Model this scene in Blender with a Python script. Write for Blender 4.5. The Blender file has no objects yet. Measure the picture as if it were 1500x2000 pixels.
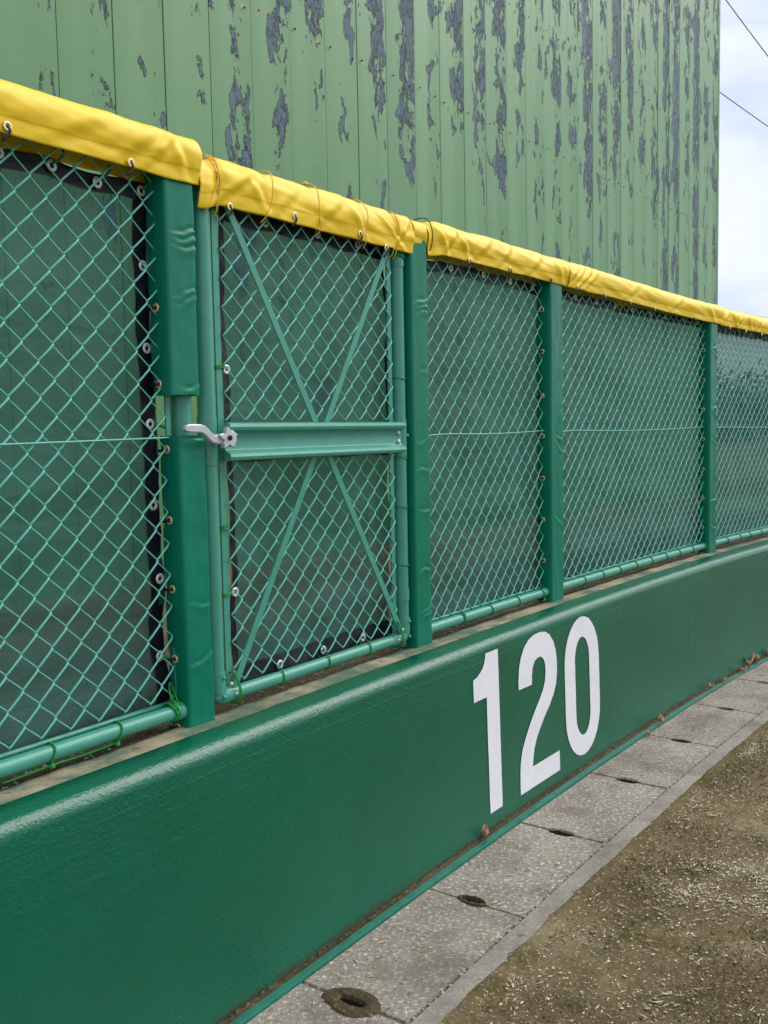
import bpy, math, random
from mathutils import Vector, Matrix, noise
R = random.Random(7)
sc = bpy.context.scene
C = sc.collection

# ------------------------------------------------------------------ camera, sky, sun, exposure
cam_d = bpy.data.cameras.new('camera')
cam = bpy.data.objects.new('camera', cam_d); C.objects.link(cam)
cam_d.sensor_fit = 'VERTICAL'; cam_d.sensor_height = 24.0; cam_d.sensor_width = 18.0
cam_d.lens = 24.0 * 1886.8 / 2000.0
cam_d.clip_start = 0.05; cam_d.clip_end = 2000.0
cr = Vector((0.99981893, -0.00155968, -0.01896527)); cu = Vector((0.01902929, 0.08194737, 0.99645497)); cf = Vector((0.0, 0.99663544, -0.08196222))
mw = Matrix((( cr.x, cu.x, -cf.x, 0), (cr.y, cu.y, -cf.y, 0), (cr.z, cu.z, -cf.z, 1.2564), (0, 0, 0, 1)))
cam.matrix_world = mw
sc.camera = cam

SUN_EL, SUN_AZ = math.radians(47), math.radians(63)     # azimuth clockwise from +Y
world = bpy.data.worlds.new('World'); sc.world = world; world.use_nodes = True
wt = world.node_tree
for nd in list(wt.nodes): wt.nodes.remove(nd)
def wn(t, **k):
    nd = wt.nodes.new(t)
    for a, b in k.items(): setattr(nd, a, b)
    return nd
sky = wn('ShaderNodeTexSky', sky_type='NISHITA', sun_disc=False, sun_elevation=SUN_EL, sun_rotation=SUN_AZ, air_density=1.0, dust_density=2.0)
tc = wn('ShaderNodeTexCoord'); mp = wn('ShaderNodeMapping'); mp.inputs['Scale'].default_value = (1.0, 1.0, 2.6); mp.inputs['Location'].default_value = (0.3, 0.7, 0.12)
wt.links.new(tc.outputs['Generated'], mp.inputs['Vector'])
nz = wn('ShaderNodeTexNoise'); nz.inputs['Scale'].default_value = 3.2; nz.inputs['Detail'].default_value = 7; nz.inputs['Roughness'].default_value = 0.55; nz.inputs['Distortion'].default_value = 0.35
wt.links.new(mp.outputs[0], nz.inputs['Vector'])
rp = wn('ShaderNodeValToRGB'); rp.color_ramp.interpolation = 'EASE'
rp.color_ramp.elements[0].position = 0.34; rp.color_ramp.elements[0].color = (3.8, 4.4, 5.5, 1)
rp.color_ramp.elements[1].position = 0.60; rp.color_ramp.elements[1].color = (5.3, 5.55, 6.1, 1)
wt.links.new(nz.outputs['Fac'], rp.inputs[0])
mx = wn('ShaderNodeMix', data_type='RGBA'); mx.inputs['Factor'].default_value = 0.94
wt.links.new(sky.outputs[0], mx.inputs['A']); wt.links.new(rp.outputs[0], mx.inputs['B'])
bg = wn('ShaderNodeBackground'); bg.inputs['Strength'].default_value = 0.10
wt.links.new(mx.outputs['Result'], bg.inputs['Color'])
wo = wn('ShaderNodeOutputWorld'); wt.links.new(bg.outputs[0], wo.inputs['Surface'])

sd = bpy.data.lights.new('sun', 'SUN'); sd.energy = 1.5; sd.angle = math.radians(52); sd.color = (1.0, 0.96, 0.9)
sun = bpy.data.objects.new('sun', sd); C.objects.link(sun)
sdir = Vector((math.sin(SUN_AZ) * math.cos(SUN_EL), math.cos(SUN_AZ) * math.cos(SUN_EL), math.sin(SUN_EL)))
sun.rotation_euler = sdir.to_track_quat('Z', 'Y').to_euler()
sun.location = sdir * 30

sc.view_settings.view_transform = 'Standard'; sc.view_settings.look = 'None'
sc.view_settings.exposure = 0.84; sc.view_settings.gamma = 1.0; sc.view_settings.use_curve_mapping = False
sc.render.engine = 'CYCLES'
sc.cycles.transparent_max_bounces = 16; sc.cycles.max_bounces = 8
sc.render.resolution_x = 768; sc.render.resolution_y = 1024

# ------------------------------------------------------------------ the fence line in plan
P0 = Vector((-0.7047018, 1.8365113, 0)); D_ = Vector((0.5332347, 0.8459674, 0)); N_ = Vector((-0.8459674, 0.5332347, 0))
Q1, Q2, Q3 = -0.0486763, 0.0002284, -0.0019142
def cslope(s):
    s = min(max(s, -3.0), 9.0); return Q1 + 2 * Q2 * s + 3 * Q3 * s * s
def curve(s):
    c = min(max(s, -3.0), 9.0)
    return Q1 * c + Q2 * c * c + Q3 * c ** 3 + cslope(c) * (s - c)
def frame(s):
    k = cslope(s); t = (D_ + N_ * k).normalized(); return t, Vector((-t.y, t.x, 0))
def pt(s, off, z):
    t, n = frame(s); p = P0 + D_ * s + N_ * curve(s) + n * off
    return Vector((p.x, p.y, z))
def nse(x, y, z=0.0): return noise.noise(Vector((x, y, z)))
def sstep(a, b, x):
    t = min(1, max(0, (x - a) / (b - a))); return t * t * (3 - 2 * t)

# ------------------------------------------------------------------ mesh builder
class MB:
    def __init__(s): s.v = []; s.f = []; s.uv = None
    def grid(s, rows, closed_u=False, closed_v=False, flip=False):
        b = len(s.v); nr = len(rows); nc = len(rows[0])
        for r in rows: s.v += [tuple(p) for p in r]
        for i in range(nr if closed_u else nr - 1):
            for j in range(nc if closed_v else nc - 1):
                a = b + i * nc + j; c = b + i * nc + (j + 1) % nc
                d = b + ((i + 1) % nr) * nc + (j + 1) % nc; e = b + ((i + 1) % nr) * nc + j
                s.f.append((a, e, d, c) if flip else (a, c, d, e))
        return b
    def cap(s, idx, flip=False): s.f.append(tuple(reversed(idx)) if flip else tuple(idx))
    def tube(s, path, r, sides=8, closed=False, caps=True, rfun=None):
        path = [Vector(p) for p in path]; n = len(path); rows = []; up = None
        for i, p in enumerate(path):
            if closed: t = (path[(i + 1) % n] - path[i - 1]).normalized()
            else: t = (path[min(i + 1, n - 1)] - path[max(i - 1, 0)]).normalized()
            if up is None:
                up = Vector((0, 0, 1)) if abs(t.z) < 0.9 else Vector((1, 0, 0))
            a = (up - t * up.dot(t)).normalized(); bb = t.cross(a); up = a
            rr = rfun(i / (n - 1)) if rfun else r
            rows.append([p + a * rr * math.cos(2 * math.pi * k / sides) + bb * rr * math.sin(2 * math.pi * k / sides) for k in range(sides)])
        b = s.grid(rows, closed_u=closed, closed_v=True)
        if caps and not closed:
            s.cap([b + k for k in range(sides)], True); s.cap([b + (n - 1) * sides + k for k in range(sides)])
    def box(s, s0, s1, o0, o1, z0, z1):
        b = len(s.v)
        for z in (z0, z1):
            for a, o in ((s0, o0), (s1, o0), (s1, o1), (s0, o1)): s.v.append(tuple(pt(a, o, z)))
        for q in ((3, 2, 1, 0), (4, 5, 6, 7), (0, 1, 5, 4), (1, 2, 6, 5), (2, 3, 7, 6), (3, 0, 4, 7)): s.f.append(tuple(b + i for i in q))
    def loft_s(s, prof, ss, closed=True, caps=True):
        rows = [[pt(a, o, z) for o, z in prof] for a in ss]
        b = s.grid(rows, closed_v=closed); m = len(prof)
        if caps and closed:
            s.cap([b + k for k in range(m)], True); s.cap([b + (len(ss) - 1) * m + k for k in range(m)])
    def disc(s, c, ax, r, h, sides=10, dome=0.5):
        ax = Vector(ax).normalized(); u = ax.orthogonal().normalized(); w = ax.cross(u); rows = []
        for rr, hh in ((r, 0), (r, h * (1 - dome)), (r * 0.7, h * (1 - dome * 0.25)), (r * 0.02, h)):
            rows.append([Vector(c) + ax * hh + u * rr * math.cos(2 * math.pi * k / sides) + w * rr * math.sin(2 * math.pi * k / sides) for k in range(sides)])
        b = s.grid(rows, closed_v=True)
    def ring(s, c, ax, R0, r, n=14, m=6, sq=1.0):
        ax = Vector(ax).normalized(); u = ax.orthogonal().normalized(); w = ax.cross(u); rows = []
        for i in range(n):
            t = 2 * math.pi * i / n; e = u * math.cos(t) + w * math.sin(t)
            rows.append([Vector(c) + e * (R0 + r * math.cos(2 * math.pi * k / m)) + ax * sq * r * math.sin(2 * math.pi * k / m) for k in range(m)])
        s.grid(rows, closed_u=True, closed_v=True)

WLOC = {}
def link(name, data, mat, parent, base):
    o = bpy.data.objects.new(name, data); C.objects.link(o)
    WLOC[o.name] = Vector(base)
    if parent is not None:
        o.parent = parent; o.location = Vector(base) - WLOC[parent.name]
    else: o.location = base
    return o
def build(name, mb, mat, parent=None, smooth=True, base=None, angle=None, uv=None, mods=None):
    vs = mb.v
    if base is None:
        n = len(vs); base = Vector((sum(v[0] for v in vs) / n, sum(v[1] for v in vs) / n, min(v[2] for v in vs)))
    base = Vector(base)
    me = bpy.data.meshes.new(name)
    me.from_pydata([(v[0] - base.x, v[1] - base.y, v[2] - base.z) for v in vs], [], mb.f)
    me.polygons.foreach_set('use_smooth', [smooth] * len(me.polygons))
    if uv:
        l = me.uv_layers.new(name='UVMap')
        for i, lp in enumerate(me.loops): l.data[i].uv = uv[lp.vertex_index]
    if smooth and angle is not None:
        me.set_sharp_from_angle(angle=math.radians(angle))
    me.materials.append(mat); me.update()
    return link(name, me, mat, parent, base)
def share(name, src, parent, base, rot=None):
    o = bpy.data.objects.new(name, src.data); C.objects.link(o); WLOC[o.name] = Vector(base)
    if parent is not None: o.parent = parent; o.location = Vector(base) - WLOC[parent.name]
    else: o.location = base
    if rot is not None: o.rotation_euler = rot
    return o
def tag(o, label, cat, group=None):
    o['label'] = label; o['category'] = cat
    if group: o['group'] = group
    return o
def thing(name, base, label, cat, group=None):
    o = bpy.data.objects.new(name, None); C.objects.link(o); o.empty_display_size = 0.1
    o.location = base; WLOC[o.name] = Vector(base); return tag(o, label, cat, group)
def struct(o): o['kind'] = 'structure'; return o
def stuff(o): o['kind'] = 'stuff'; return o

# ------------------------------------------------------------------ materials
class Mat:
    def __init__(s, name, col=(.5, .5, .5), rough=.5, metal=0., spec=.5):
        s.m = bpy.data.materials.new(name); s.m.use_nodes = True; s.t = s.m.node_tree
        s.b = s.t.nodes['Principled BSDF']; s.out = s.t.nodes['Material Output']
        s.b.inputs['Base Color'].default_value = (*col, 1); s.b.inputs['Roughness'].default_value = rough
        s.b.inputs['Metallic'].default_value = metal; s.b.inputs['Specular IOR Level'].default_value = spec
    def n(s, t, ins=None, **pr):
        nd = s.t.nodes.new(t)
        for k, v in pr.items(): setattr(nd, k, v)
        for k, v in (ins or {}).items(): s.set(nd.inputs[k], v)
        return nd
    def set(s, sock, v):
        if hasattr(v, 'is_output'): s.t.links.new(v, sock)
        else: sock.default_value = v
    def math(s, op, a, b=0.0, c=None, clamp=False):
        nd = s.n('ShaderNodeMath', operation=op, use_clamp=clamp); s.set(nd.inputs[0], a); s.set(nd.inputs[1], b)
        if c is not None: s.set(nd.inputs[2], c)
        return nd.outputs[0]
    def obj(s): return s.n('ShaderNodeTexCoord').outputs['Object']
    def pos(s): return s.n('ShaderNodeNewGeometry').outputs['Position']
    def map(s, vec, scale=(1, 1, 1), loc=(0, 0, 0), rot=(0, 0, 0)):
        return s.n('ShaderNodeMapping', {'Vector': vec, 'Scale': scale, 'Location': loc, 'Rotation': rot}).outputs[0]
    def noise(s, vec, scale, detail=4, rough=.55, dist=0.):
        return s.n('ShaderNodeTexNoise', {'Vector': vec, 'Scale': scale, 'Detail': detail, 'Roughness': rough, 'Distortion': dist}).outputs['Fac']
    def ramp(s, fac, *st, interp='LINEAR'):
        nd = s.n('ShaderNodeValToRGB', {'Fac': fac}); cr_ = nd.color_ramp; cr_.interpolation = interp
        while len(cr_.elements) < len(st): cr_.elements.new(0.5)
        for e, (p, c) in zip(cr_.elements, st):
            e.position = p; e.color = (*c, 1) if isinstance(c, tuple) else (c, c, c, 1)
        return nd.outputs[0]
    def mix(s, f, a, b):
        nd = s.n('ShaderNodeMix', data_type='RGBA'); s.set(nd.inputs['Factor'], f)
        for k, v in (('A', a), ('B', b)):
            s.set(nd.inputs[k], (*v, 1) if isinstance(v, tuple) else v)
        return nd.outputs['Result']
    def smooth(s, x, a, b):
        return s.n('ShaderNodeMapRange', {'Value': x, 'From Min': a, 'From Max': b}, interpolation_type='SMOOTHSTEP').outputs[0]
    def col(s, v): s.set(s.b.inputs['Base Color'], v)
    def bump(s, h, strength=.5, dist=.002, prev=None):
        ins = {'Height': h, 'Strength': strength, 'Distance': dist}
        if prev is not None: ins['Normal'] = prev
        o = s.n('ShaderNodeBump', ins).outputs[0]; s.t.links.new(o, s.b.inputs['Normal']); return o
def vinyl(name, col, rough, var=.12, scale=5, bs=.35, spec=.4):
    m = Mat(name, col, rough, spec=spec); p = m.pos()
    f = m.noise(p, scale, 4); dk = tuple(c * (1 - var) for c in col); lt = tuple(min(1, c * (1 + var)) for c in col)
    m.col(m.ramp(f, (.3, dk), (.7, lt)))
    h = m.math('ADD', m.noise(p, 26, 3, .5, .4), m.math('MULTIPLY', m.noise(p, 420, 2), .12))
    m.bump(h, bs, .006)
    m.set(m.b.inputs['Roughness'], m.math('ADD', m.math('MULTIPLY', m.noise(p, 9, 3), .18), rough - .09))
    return m.m
def painted(name, col, rough=.32, dirt=.25):
    m = Mat(name, col, rough); p = m.pos()
    f = m.noise(p, 22, 5, .6)
    m.col(m.ramp(f, (.32, tuple(c * (1 - dirt) for c in col)), (.62, col)))
    m.bump(m.noise(p, 160, 3), .12, .0015)
    m.set(m.b.inputs['Roughness'], m.math('ADD', m.math('MULTIPLY', m.noise(p, 40, 3), .2), rough - .1))
    return m.m
M = {}
M['yellow'] = vinyl('yellow_vinyl', (.90, .62, .026), .44, .03, 5, .10, .30)
M['pad'] = vinyl('green_vinyl', (.001, .180, .105), .34, .08, 5, .15, .28)
M['pipe'] = painted('teal_pipe_paint', (.065, .32, .235), .30, .10)
M['wire'] = painted('teal_wire_coating', (.15, .52, .42), .28, .06)
M['hem'] = vinyl('black_hem', (.010, .010, .016), .42, .3, 9)
M['brass'] = Mat('brass', (.80, .62, .34), .42, .55).m
M['silver'] = Mat('nickel', (.86, .86, .83), .38, .45).m
M['galv'] = painted('galvanised_zinc', (.60, .61, .65), .36, .15)
M['galv'].node_tree.nodes['Principled BSDF'].inputs['Metallic'].default_value = .40
M['blacktie'] = Mat('black_rubber', (.008, .008, .009), .5).m
def rope(name, col):
    m = Mat(name, col, .6); p = m.pos()
    w = m.n('ShaderNodeTexWave', {'Vector': m.map(p, (1, 1, 1), rot=(.6, .8, .2)), 'Scale': 90., 'Distortion': 1.0}).outputs['Fac']
    m.col(m.ramp(w, (.15, tuple(c * .72 for c in col)), (.7, col))); m.bump(w, .5, .002); return m.m
M['grope'] = rope('green_twine', (.010, .33, .055)); M['orope'] = rope('orange_twine', (.94, .58, .06))

# screen netting: woven, partly see-through
m = Mat('shade_netting', (.012, .10, .082), .75); p = m.pos()
f = m.noise(p, 4.5, 4, .5); m.col(m.ramp(f, (.3, (.012, .088, .074)), (.7, (.024, .130, .110))))
weave = m.noise(m.map(p, (1, 1, 9)), 60, 3, .6); weave2 = m.noise(m.map(p, (6, 6, .6)), 45, 3, .6)
thr = m.math('ADD', m.math('MULTIPLY', weave, .24), m.math('MULTIPLY', weave2, .22))
fac = m.math('ADD', thr, .555, clamp=True)
nb1 = m.bump(m.noise(m.map(p, (1, 1, 3.2)), 2.2, 3, .5, .6), .50, .05); m.bump(m.noise(p, 30, 3), .25, .004, nb1)
tr = m.n('ShaderNodeBsdfTransparent', {'Color': (.86, 1.0, .95, 1)}); ms = m.n('ShaderNodeMixShader', {0: fac, 1: tr.outputs[0], 2: m.b.outputs[0]})
m.t.links.new(ms.outputs[0], m.out.inputs['Surface']); M['net'] = m.m

# wall paint
m = Mat('wall_green_paint', (.006, .105, .055), .30); p = m.pos()
z = m.n('ShaderNodeSeparateXYZ', {0: p}).outputs['Z']
f = m.noise(p, 2.2, 5, .6); base = m.ramp(f, (.3, (.0008, .104, .054)), (.7, (.0016, .130, .069)))
sc1 = m.noise(m.map(p, (1, 1, .12)), 16, 4, .6); scuff = m.math('MULTIPLY', m.smooth(sc1, .665, .76), m.smooth(m.noise(p, 240, 2), .5, .6))
base = m.mix(m.math('MULTIPLY', scuff, .45), base, (.28, .40, .33))
dn = m.noise(p, 26, 5, .65)
dirt = m.math('SUBTRACT', m.math('MULTIPLY', dn, .050), z); dirt = m.smooth(dirt, -.006, .020)
base = m.mix(m.math('MULTIPLY', dirt, .85), base, (.060, .050, .028))
chip = m.math('MULTIPLY', m.smooth(m.noise(p, 34, 5, .7), .70, .73), m.smooth(z, .585, .60))
base = m.mix(chip, base, (.30, .42, .36)); m.col(base)
pe = m.math('ADD', m.noise(p, 120, 2, .5), m.math('MULTIPLY', m.noise(p, 330, 2, .5), .5))
ridge = m.math('ADD', m.smooth(m.math('ABSOLUTE', m.math('SUBTRACT', m.math('ADD', z, m.math('MULTIPLY', m.noise(p, 1.5, 3), .02)), .553)), .0035, .0), m.smooth(m.math('ABSOLUTE', m.math('SUBTRACT', m.math('ADD', z, m.math('MULTIPLY', m.noise(p, 2., 3), .012)), .078)), .003, .0))
pe = m.math('ADD', pe, m.math('MULTIPLY', ridge, m.math('MULTIPLY', m.noise(p, 6, 2), .4)))
b1 = m.bump(pe, .45, .0036); tl = m.noise(m.map(p, (.4, .4, 14)), 3.0, 4, .6); m.bump(tl, .18, .010, b1)
m.set(m.b.inputs['Roughness'], m.math('ADD', m.math('MULTIPLY', m.noise(p, 12, 4), .06), .11)); m.b.inputs['Specular IOR Level'].default_value = .56; M['wall'] = m.m

m = Mat('white_wall_paint', (.80, .80, .84), .45); p = m.pos()
m.col(m.ramp(m.noise(p, 14, 5), (.3, (.80, .80, .84)), (.7, (.87, .87, .90))))
m.bump(m.math('ADD', m.noise(p, 120, 2, .5), m.math('MULTIPLY', m.noise(p, 330, 2, .5), .5)), .16, .003); M['white'] = m.m

# concrete
def concrete(name, a, b, speck, scale=1., sp_lo=.545):
    m = Mat(name, a, .85); p = m.pos()
    f = m.noise(p, 5 * scale, 6, .62); c = m.ramp(f, (.3, a), (.7, b))
    g = m.noise(p, 85 * scale, 5, .8); c = m.mix(m.math('MULTIPLY', m.smooth(g, sp_lo, sp_lo + .07), .85), c, speck)
    c = m.mix(m.math('MULTIPLY', m.smooth(g, .46, .36), .75), c, tuple(x * .42 for x in a))
    st = m.smooth(m.noise(p, 3.6, 6, .65), .48, .68); c = m.mix(m.math('MULTIPLY', st, .6), c, (a[0] * .55, a[1] * .48, a[2] * .40))
    st2 = m.smooth(m.noise(p, 21, 4, .6), .62, .70); c = m.mix(m.math('MULTIPLY', st2, .6), c, (.075, .050, .026))
    m.col(c); m.bump(m.math('ADD', g, m.math('MULTIPLY', m.noise(p, 300, 3), .5)), .55, .003); return m
M['slab'] = concrete('slab_concrete', (.175, .152, .122), (.320, .285, .235), (.66, .60, .50)).m
M['rim'] = concrete('rim_concrete', (.19, .172, .145), (.32, .292, .245), (.58, .53, .45), 1.1, .58).m
m = concrete('ledge_concrete', (.34, .27, .17), (.46, .385, .26), (.55, .48, .36), 1.4, .64); p = m.pos()
# old green overspray over the ledge
cs = m.b.inputs['Base Color'].links[0].from_socket
m.col(m.mix(m.math('MULTIPLY', m.smooth(m.noise(m.map(p, (.5, .5, 1)), 10, 5, .65), .40, .60), .85), cs, (.045, .13, .085))); M['ledge'] = m.m
M['strip'] = painted('strip_green_paint', (.006, .165, .105), .4, .35)

def soil(name, dark, mid, light, green):
    m = Mat(name, mid, .95, spec=.2); p = m.pos()
    f = m.noise(p, 2.4, 6, .62); c = m.ramp(f, (.30, dark), (.52, mid), (.72, light))
    mo = m.smooth(m.noise(p, 5.5, 5, .65), .50, .66); c = m.mix(m.math('MULTIPLY', mo, .85), c, green)
    g = m.noise(p, 95, 5, .75); c = m.mix(m.math('MULTIPLY', m.smooth(g, .56, .68), .8), c, tuple(min(1, x * 2.1) for x in light))
    c = m.mix(m.math('MULTIPLY', m.smooth(g, .42, .30), .75), c, tuple(x * .35 for x in dark))
    m.col(c); m.bump(m.math('ADD', g, m.noise(p, 26, 4)), .9, .012); return m.m
M['field'] = soil('field_soil', (.080, .058, .026), (.185, .140, .070), (.36, .295, .18), (.082, .070, .021))
M['bank'] = soil('bank_soil', (.11, .08, .048), (.20, .148, .092), (.32, .25, .165), (.14, .11, .06))
M['moss'] = soil('moss_soil', (.055, .040, .020), (.105, .078, .042), (.20, .155, .090), (.065, .055, .022))
def flat(name, col, rough=.8): return Mat(name, col, rough, spec=.12).m
M['grit'] = flat('pale_grit', (.72, .66, .54)); M['straw'] = flat('dry_straw', (.62, .52, .33)); M['grit2'] = flat('grey_grit', (.40, .355, .28))
M['slot_shade'] = Mat('slot_shade_black', (.014, .011, .007), .95, spec=.02).m; M['straw2'] = flat('dead_grass', (.36, .285, .155)); M['mossy'] = flat('olive_moss', (.085, .070, .022)); M['dark'] = flat('damp_channel', (.030, .026, .020)); M['leaf'] = painted('dry_leaf', (.55, .30, .16), .6, .35)
M['line'] = flat('cable_sheath', (.10, .095, .12), .6)
m = Mat('foliage', (.04, .07, .02), .6); m.col(m.ramp(m.noise(m.pos(), 1.5, 3), (.3, (.022, .042, .014)), (.7, (.065, .10, .03)))); M['foliage'] = m.m

# peeling panel paint (UV: u across one panel, v height in metres)
m = Mat('peeling_panel_paint', (.20, .36, .21), .5)
uvn = m.n('ShaderNodeUVMap'); sp = m.n('ShaderNodeSeparateXYZ', {0: uvn.outputs[0]}); u, v = sp.outputs['X'], sp.outputs['Y']
rnd = m.n('ShaderNodeObjectInfo').outputs['Random']; r50 = m.math('MULTIPLY', rnd, 61.7)
def vec(su, sv):
    return m.n('ShaderNodeCombineXYZ', {0: m.math('MULTIPLY', u, su), 1: m.math('MULTIPLY', v, sv), 2: r50}).outputs[0]
big = m.noise(vec(3.2, 5.0), 1.0, 5, .52, .35)
gate_n = m.noise(vec(.6, 1.5), 1.0, 3, .5)
fine = m.noise(vec(11., 15.), 1.0, 5, .66, .2)
side = m.math('MULTIPLY', m.smooth(u, .22, .60), m.math('SUBTRACT', 1.0, m.math('MULTIPLY', m.smooth(u, .90, 1.0), .45)))
hgt = m.smooth(v, 1.5, 4.4)
r2 = m.math('FRACT', m.math('MULTIPLY', rnd, 7.31))
bias = m.math('ADD', m.math('MULTIPLY', side, .16), m.math('MULTIPLY', m.math('SUBTRACT', gate_n, .5), .50))
bias = m.math('ADD', bias, m.math('MULTIPLY', hgt, .15)); bias = m.math('ADD', bias, m.math('MULTIPLY', m.math('SUBTRACT', r2, .5), .10))
field1 = m.math('ADD', m.math('ADD', m.math('MULTIPLY', big, 1.0), m.math('MULTIPLY', fine, .15)), bias)
pm = m.smooth(field1, 0.892, 0.900)
field2 = m.math('ADD', m.math('ADD', m.math('MULTIPLY', fine, .62), m.math('MULTIPLY', big, .22)), m.math('MULTIPLY', bias, .9))
sm = m.smooth(field2, .728, .736)
peel = m.math('MAXIMUM', pm, sm)
lift = m.math('MAXIMUM', m.math('MULTIPLY', m.smooth(field1, 0.870, 0.892), m.math('SUBTRACT', 1., pm)), m.math('MULTIPLY', m.smooth(field2, .715, .728), m.math('SUBTRACT', 1., sm)))
tone = m.noise(vec(.8, .5), 1.0, 4, .6)
paint = m.ramp(tone, (.3, (.122, .285, .112)), (.7, (.150, .328, .138)))
hue = m.mix(m.math('MULTIPLY', r2, .35), paint, (.122, .280, .145))
rv = m.math('FRACT', m.math('DIVIDE', m.math('SUBTRACT', v, .76 - .435), .87))
rd = m.math('ABSOLUTE', m.math('MULTIPLY', m.math('SUBTRACT', rv, .5), .87))
ru = m.math('MINIMUM', m.math('ABSOLUTE', m.math('SUBTRACT', u, .16)), m.math('ABSOLUTE', m.math('SUBTRACT', u, .80)))
rr = m.math('SQRT', m.math('ADD', m.math('POWER', m.math('MULTIPLY', ru, .285), 2.), m.math('POWER', rd, 2.)))
rust = m.math('MULTIPLY', m.math('SUBTRACT', 1., m.smooth(rr, .006, .022)), m.smooth(m.noise(vec(3, 3), 1., 2), .42, .55))
hue = m.mix(m.math('MULTIPLY', rust, .7), hue, (.40, .36, .09))
under = m.ramp(m.noise(vec(6, 3), 1., 4), (.3, (.078, .140, .175)), (.7, (.112, .185, .225)))
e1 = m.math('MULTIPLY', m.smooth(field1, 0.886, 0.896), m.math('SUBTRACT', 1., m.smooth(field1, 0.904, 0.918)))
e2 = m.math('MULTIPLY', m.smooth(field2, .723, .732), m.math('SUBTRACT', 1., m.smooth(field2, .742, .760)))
edge_shade = m.math('MULTIPLY', m.math('MAXIMUM', e1, e2), m.smooth(m.noise(vec(7, 10), 1., 3), .36, .50))
m.col(m.mix(m.math('MULTIPLY', edge_shade, .9), m.mix(peel, hue, under), (.020, .030, .030)))  # dark flake borders: shadow of curled paint put into the colour, plus rusty grime
hh = m.math('ADD', m.math('SUBTRACT', 1., peel), m.math('MULTIPLY', lift, .9))
bb = m.bump(hh, 1.0, .010); m.bump(m.noise(vec(1.2, .35), 1., 3), .12, .03, bb)
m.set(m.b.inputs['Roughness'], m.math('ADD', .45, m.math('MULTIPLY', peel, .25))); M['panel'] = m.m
M['trim'] = painted('green_trim_paint', (.135, .285, .135), .5, .15)
M['rust'] = flat('rusted_rivet', (.045, .030, .016))

# ------------------------------------------------------------------ ground, bank, drain
def gpos(s, off, z):
    w = 1.0 / (1.0 + (max(0, -off - 3) / 6.0) ** 2) if off < 0 else 1.0 / (1.0 + (max(0, off - 2) / 6.0) ** 2)
    p = P0 + D_ * s + N_ * (curve(min(max(s, -3), 9)) * w + off); return Vector((p.x, p.y, z))
def lin(a, b, n): return [a + (b - a) * i / (n - 1) for i in range(n)]
ss = [-400, -120, -40, -12, -5, -2.5] + lin(-1.0, 6.5, 300) + [8, 11, 18, 40, 120, 400]
oo = [-.540, -.550, -.558, -.565, -.572, -.579] + lin(-.585, -2.1, 76) + [-2.6, -4, -7, -14, -40, -120, -400]
mb = MB(); rows = []
for o in oo:
    row = []
    for s in ss:
        near = 1 if (-2.2 < o and -1.2 < s < 6.6) else 0
        z = -.010 + near * (.007 * nse(s * 7, o * 7) + .004 * nse(s * 23, o * 23, 3) + .0025 * nse(s * 60, o * 60, 5))
        if o > -.62: z = .0010 + .0045 * nse(s * 11, 3.3) + .0035 * nse(s * 37, o * 30, 6) - .0042 * (o + .598) / .02
        row.append(gpos(s, o, z))
    rows.append(row)
mb.grid(rows, flip=True); struct(build('ground', mb, M['field']))

mb = MB(); rows = []
for o in [-.004, .01, .03, .07, .12, .2, .35, .6, .9, 1.3, 1.7, 2.1, 3, 5, 9, 16, 30, 60, 150, 400]:
    row = []
    for s in [-400, -100, -30, -10, -5] + lin(-3, 7.5, 200) + [9, 12, 20, 40, 100, 400]:
        z = .589 + (.006 * nse(s * 5, o * 5, 9) + .004 * nse(s * 19, o * 19, 2) if o < 3 else 0)
        row.append(gpos(s, o, z))
    rows.append(row)
mb.grid(rows); struct(build('dirt_bank', mb, M['bank']))

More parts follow.
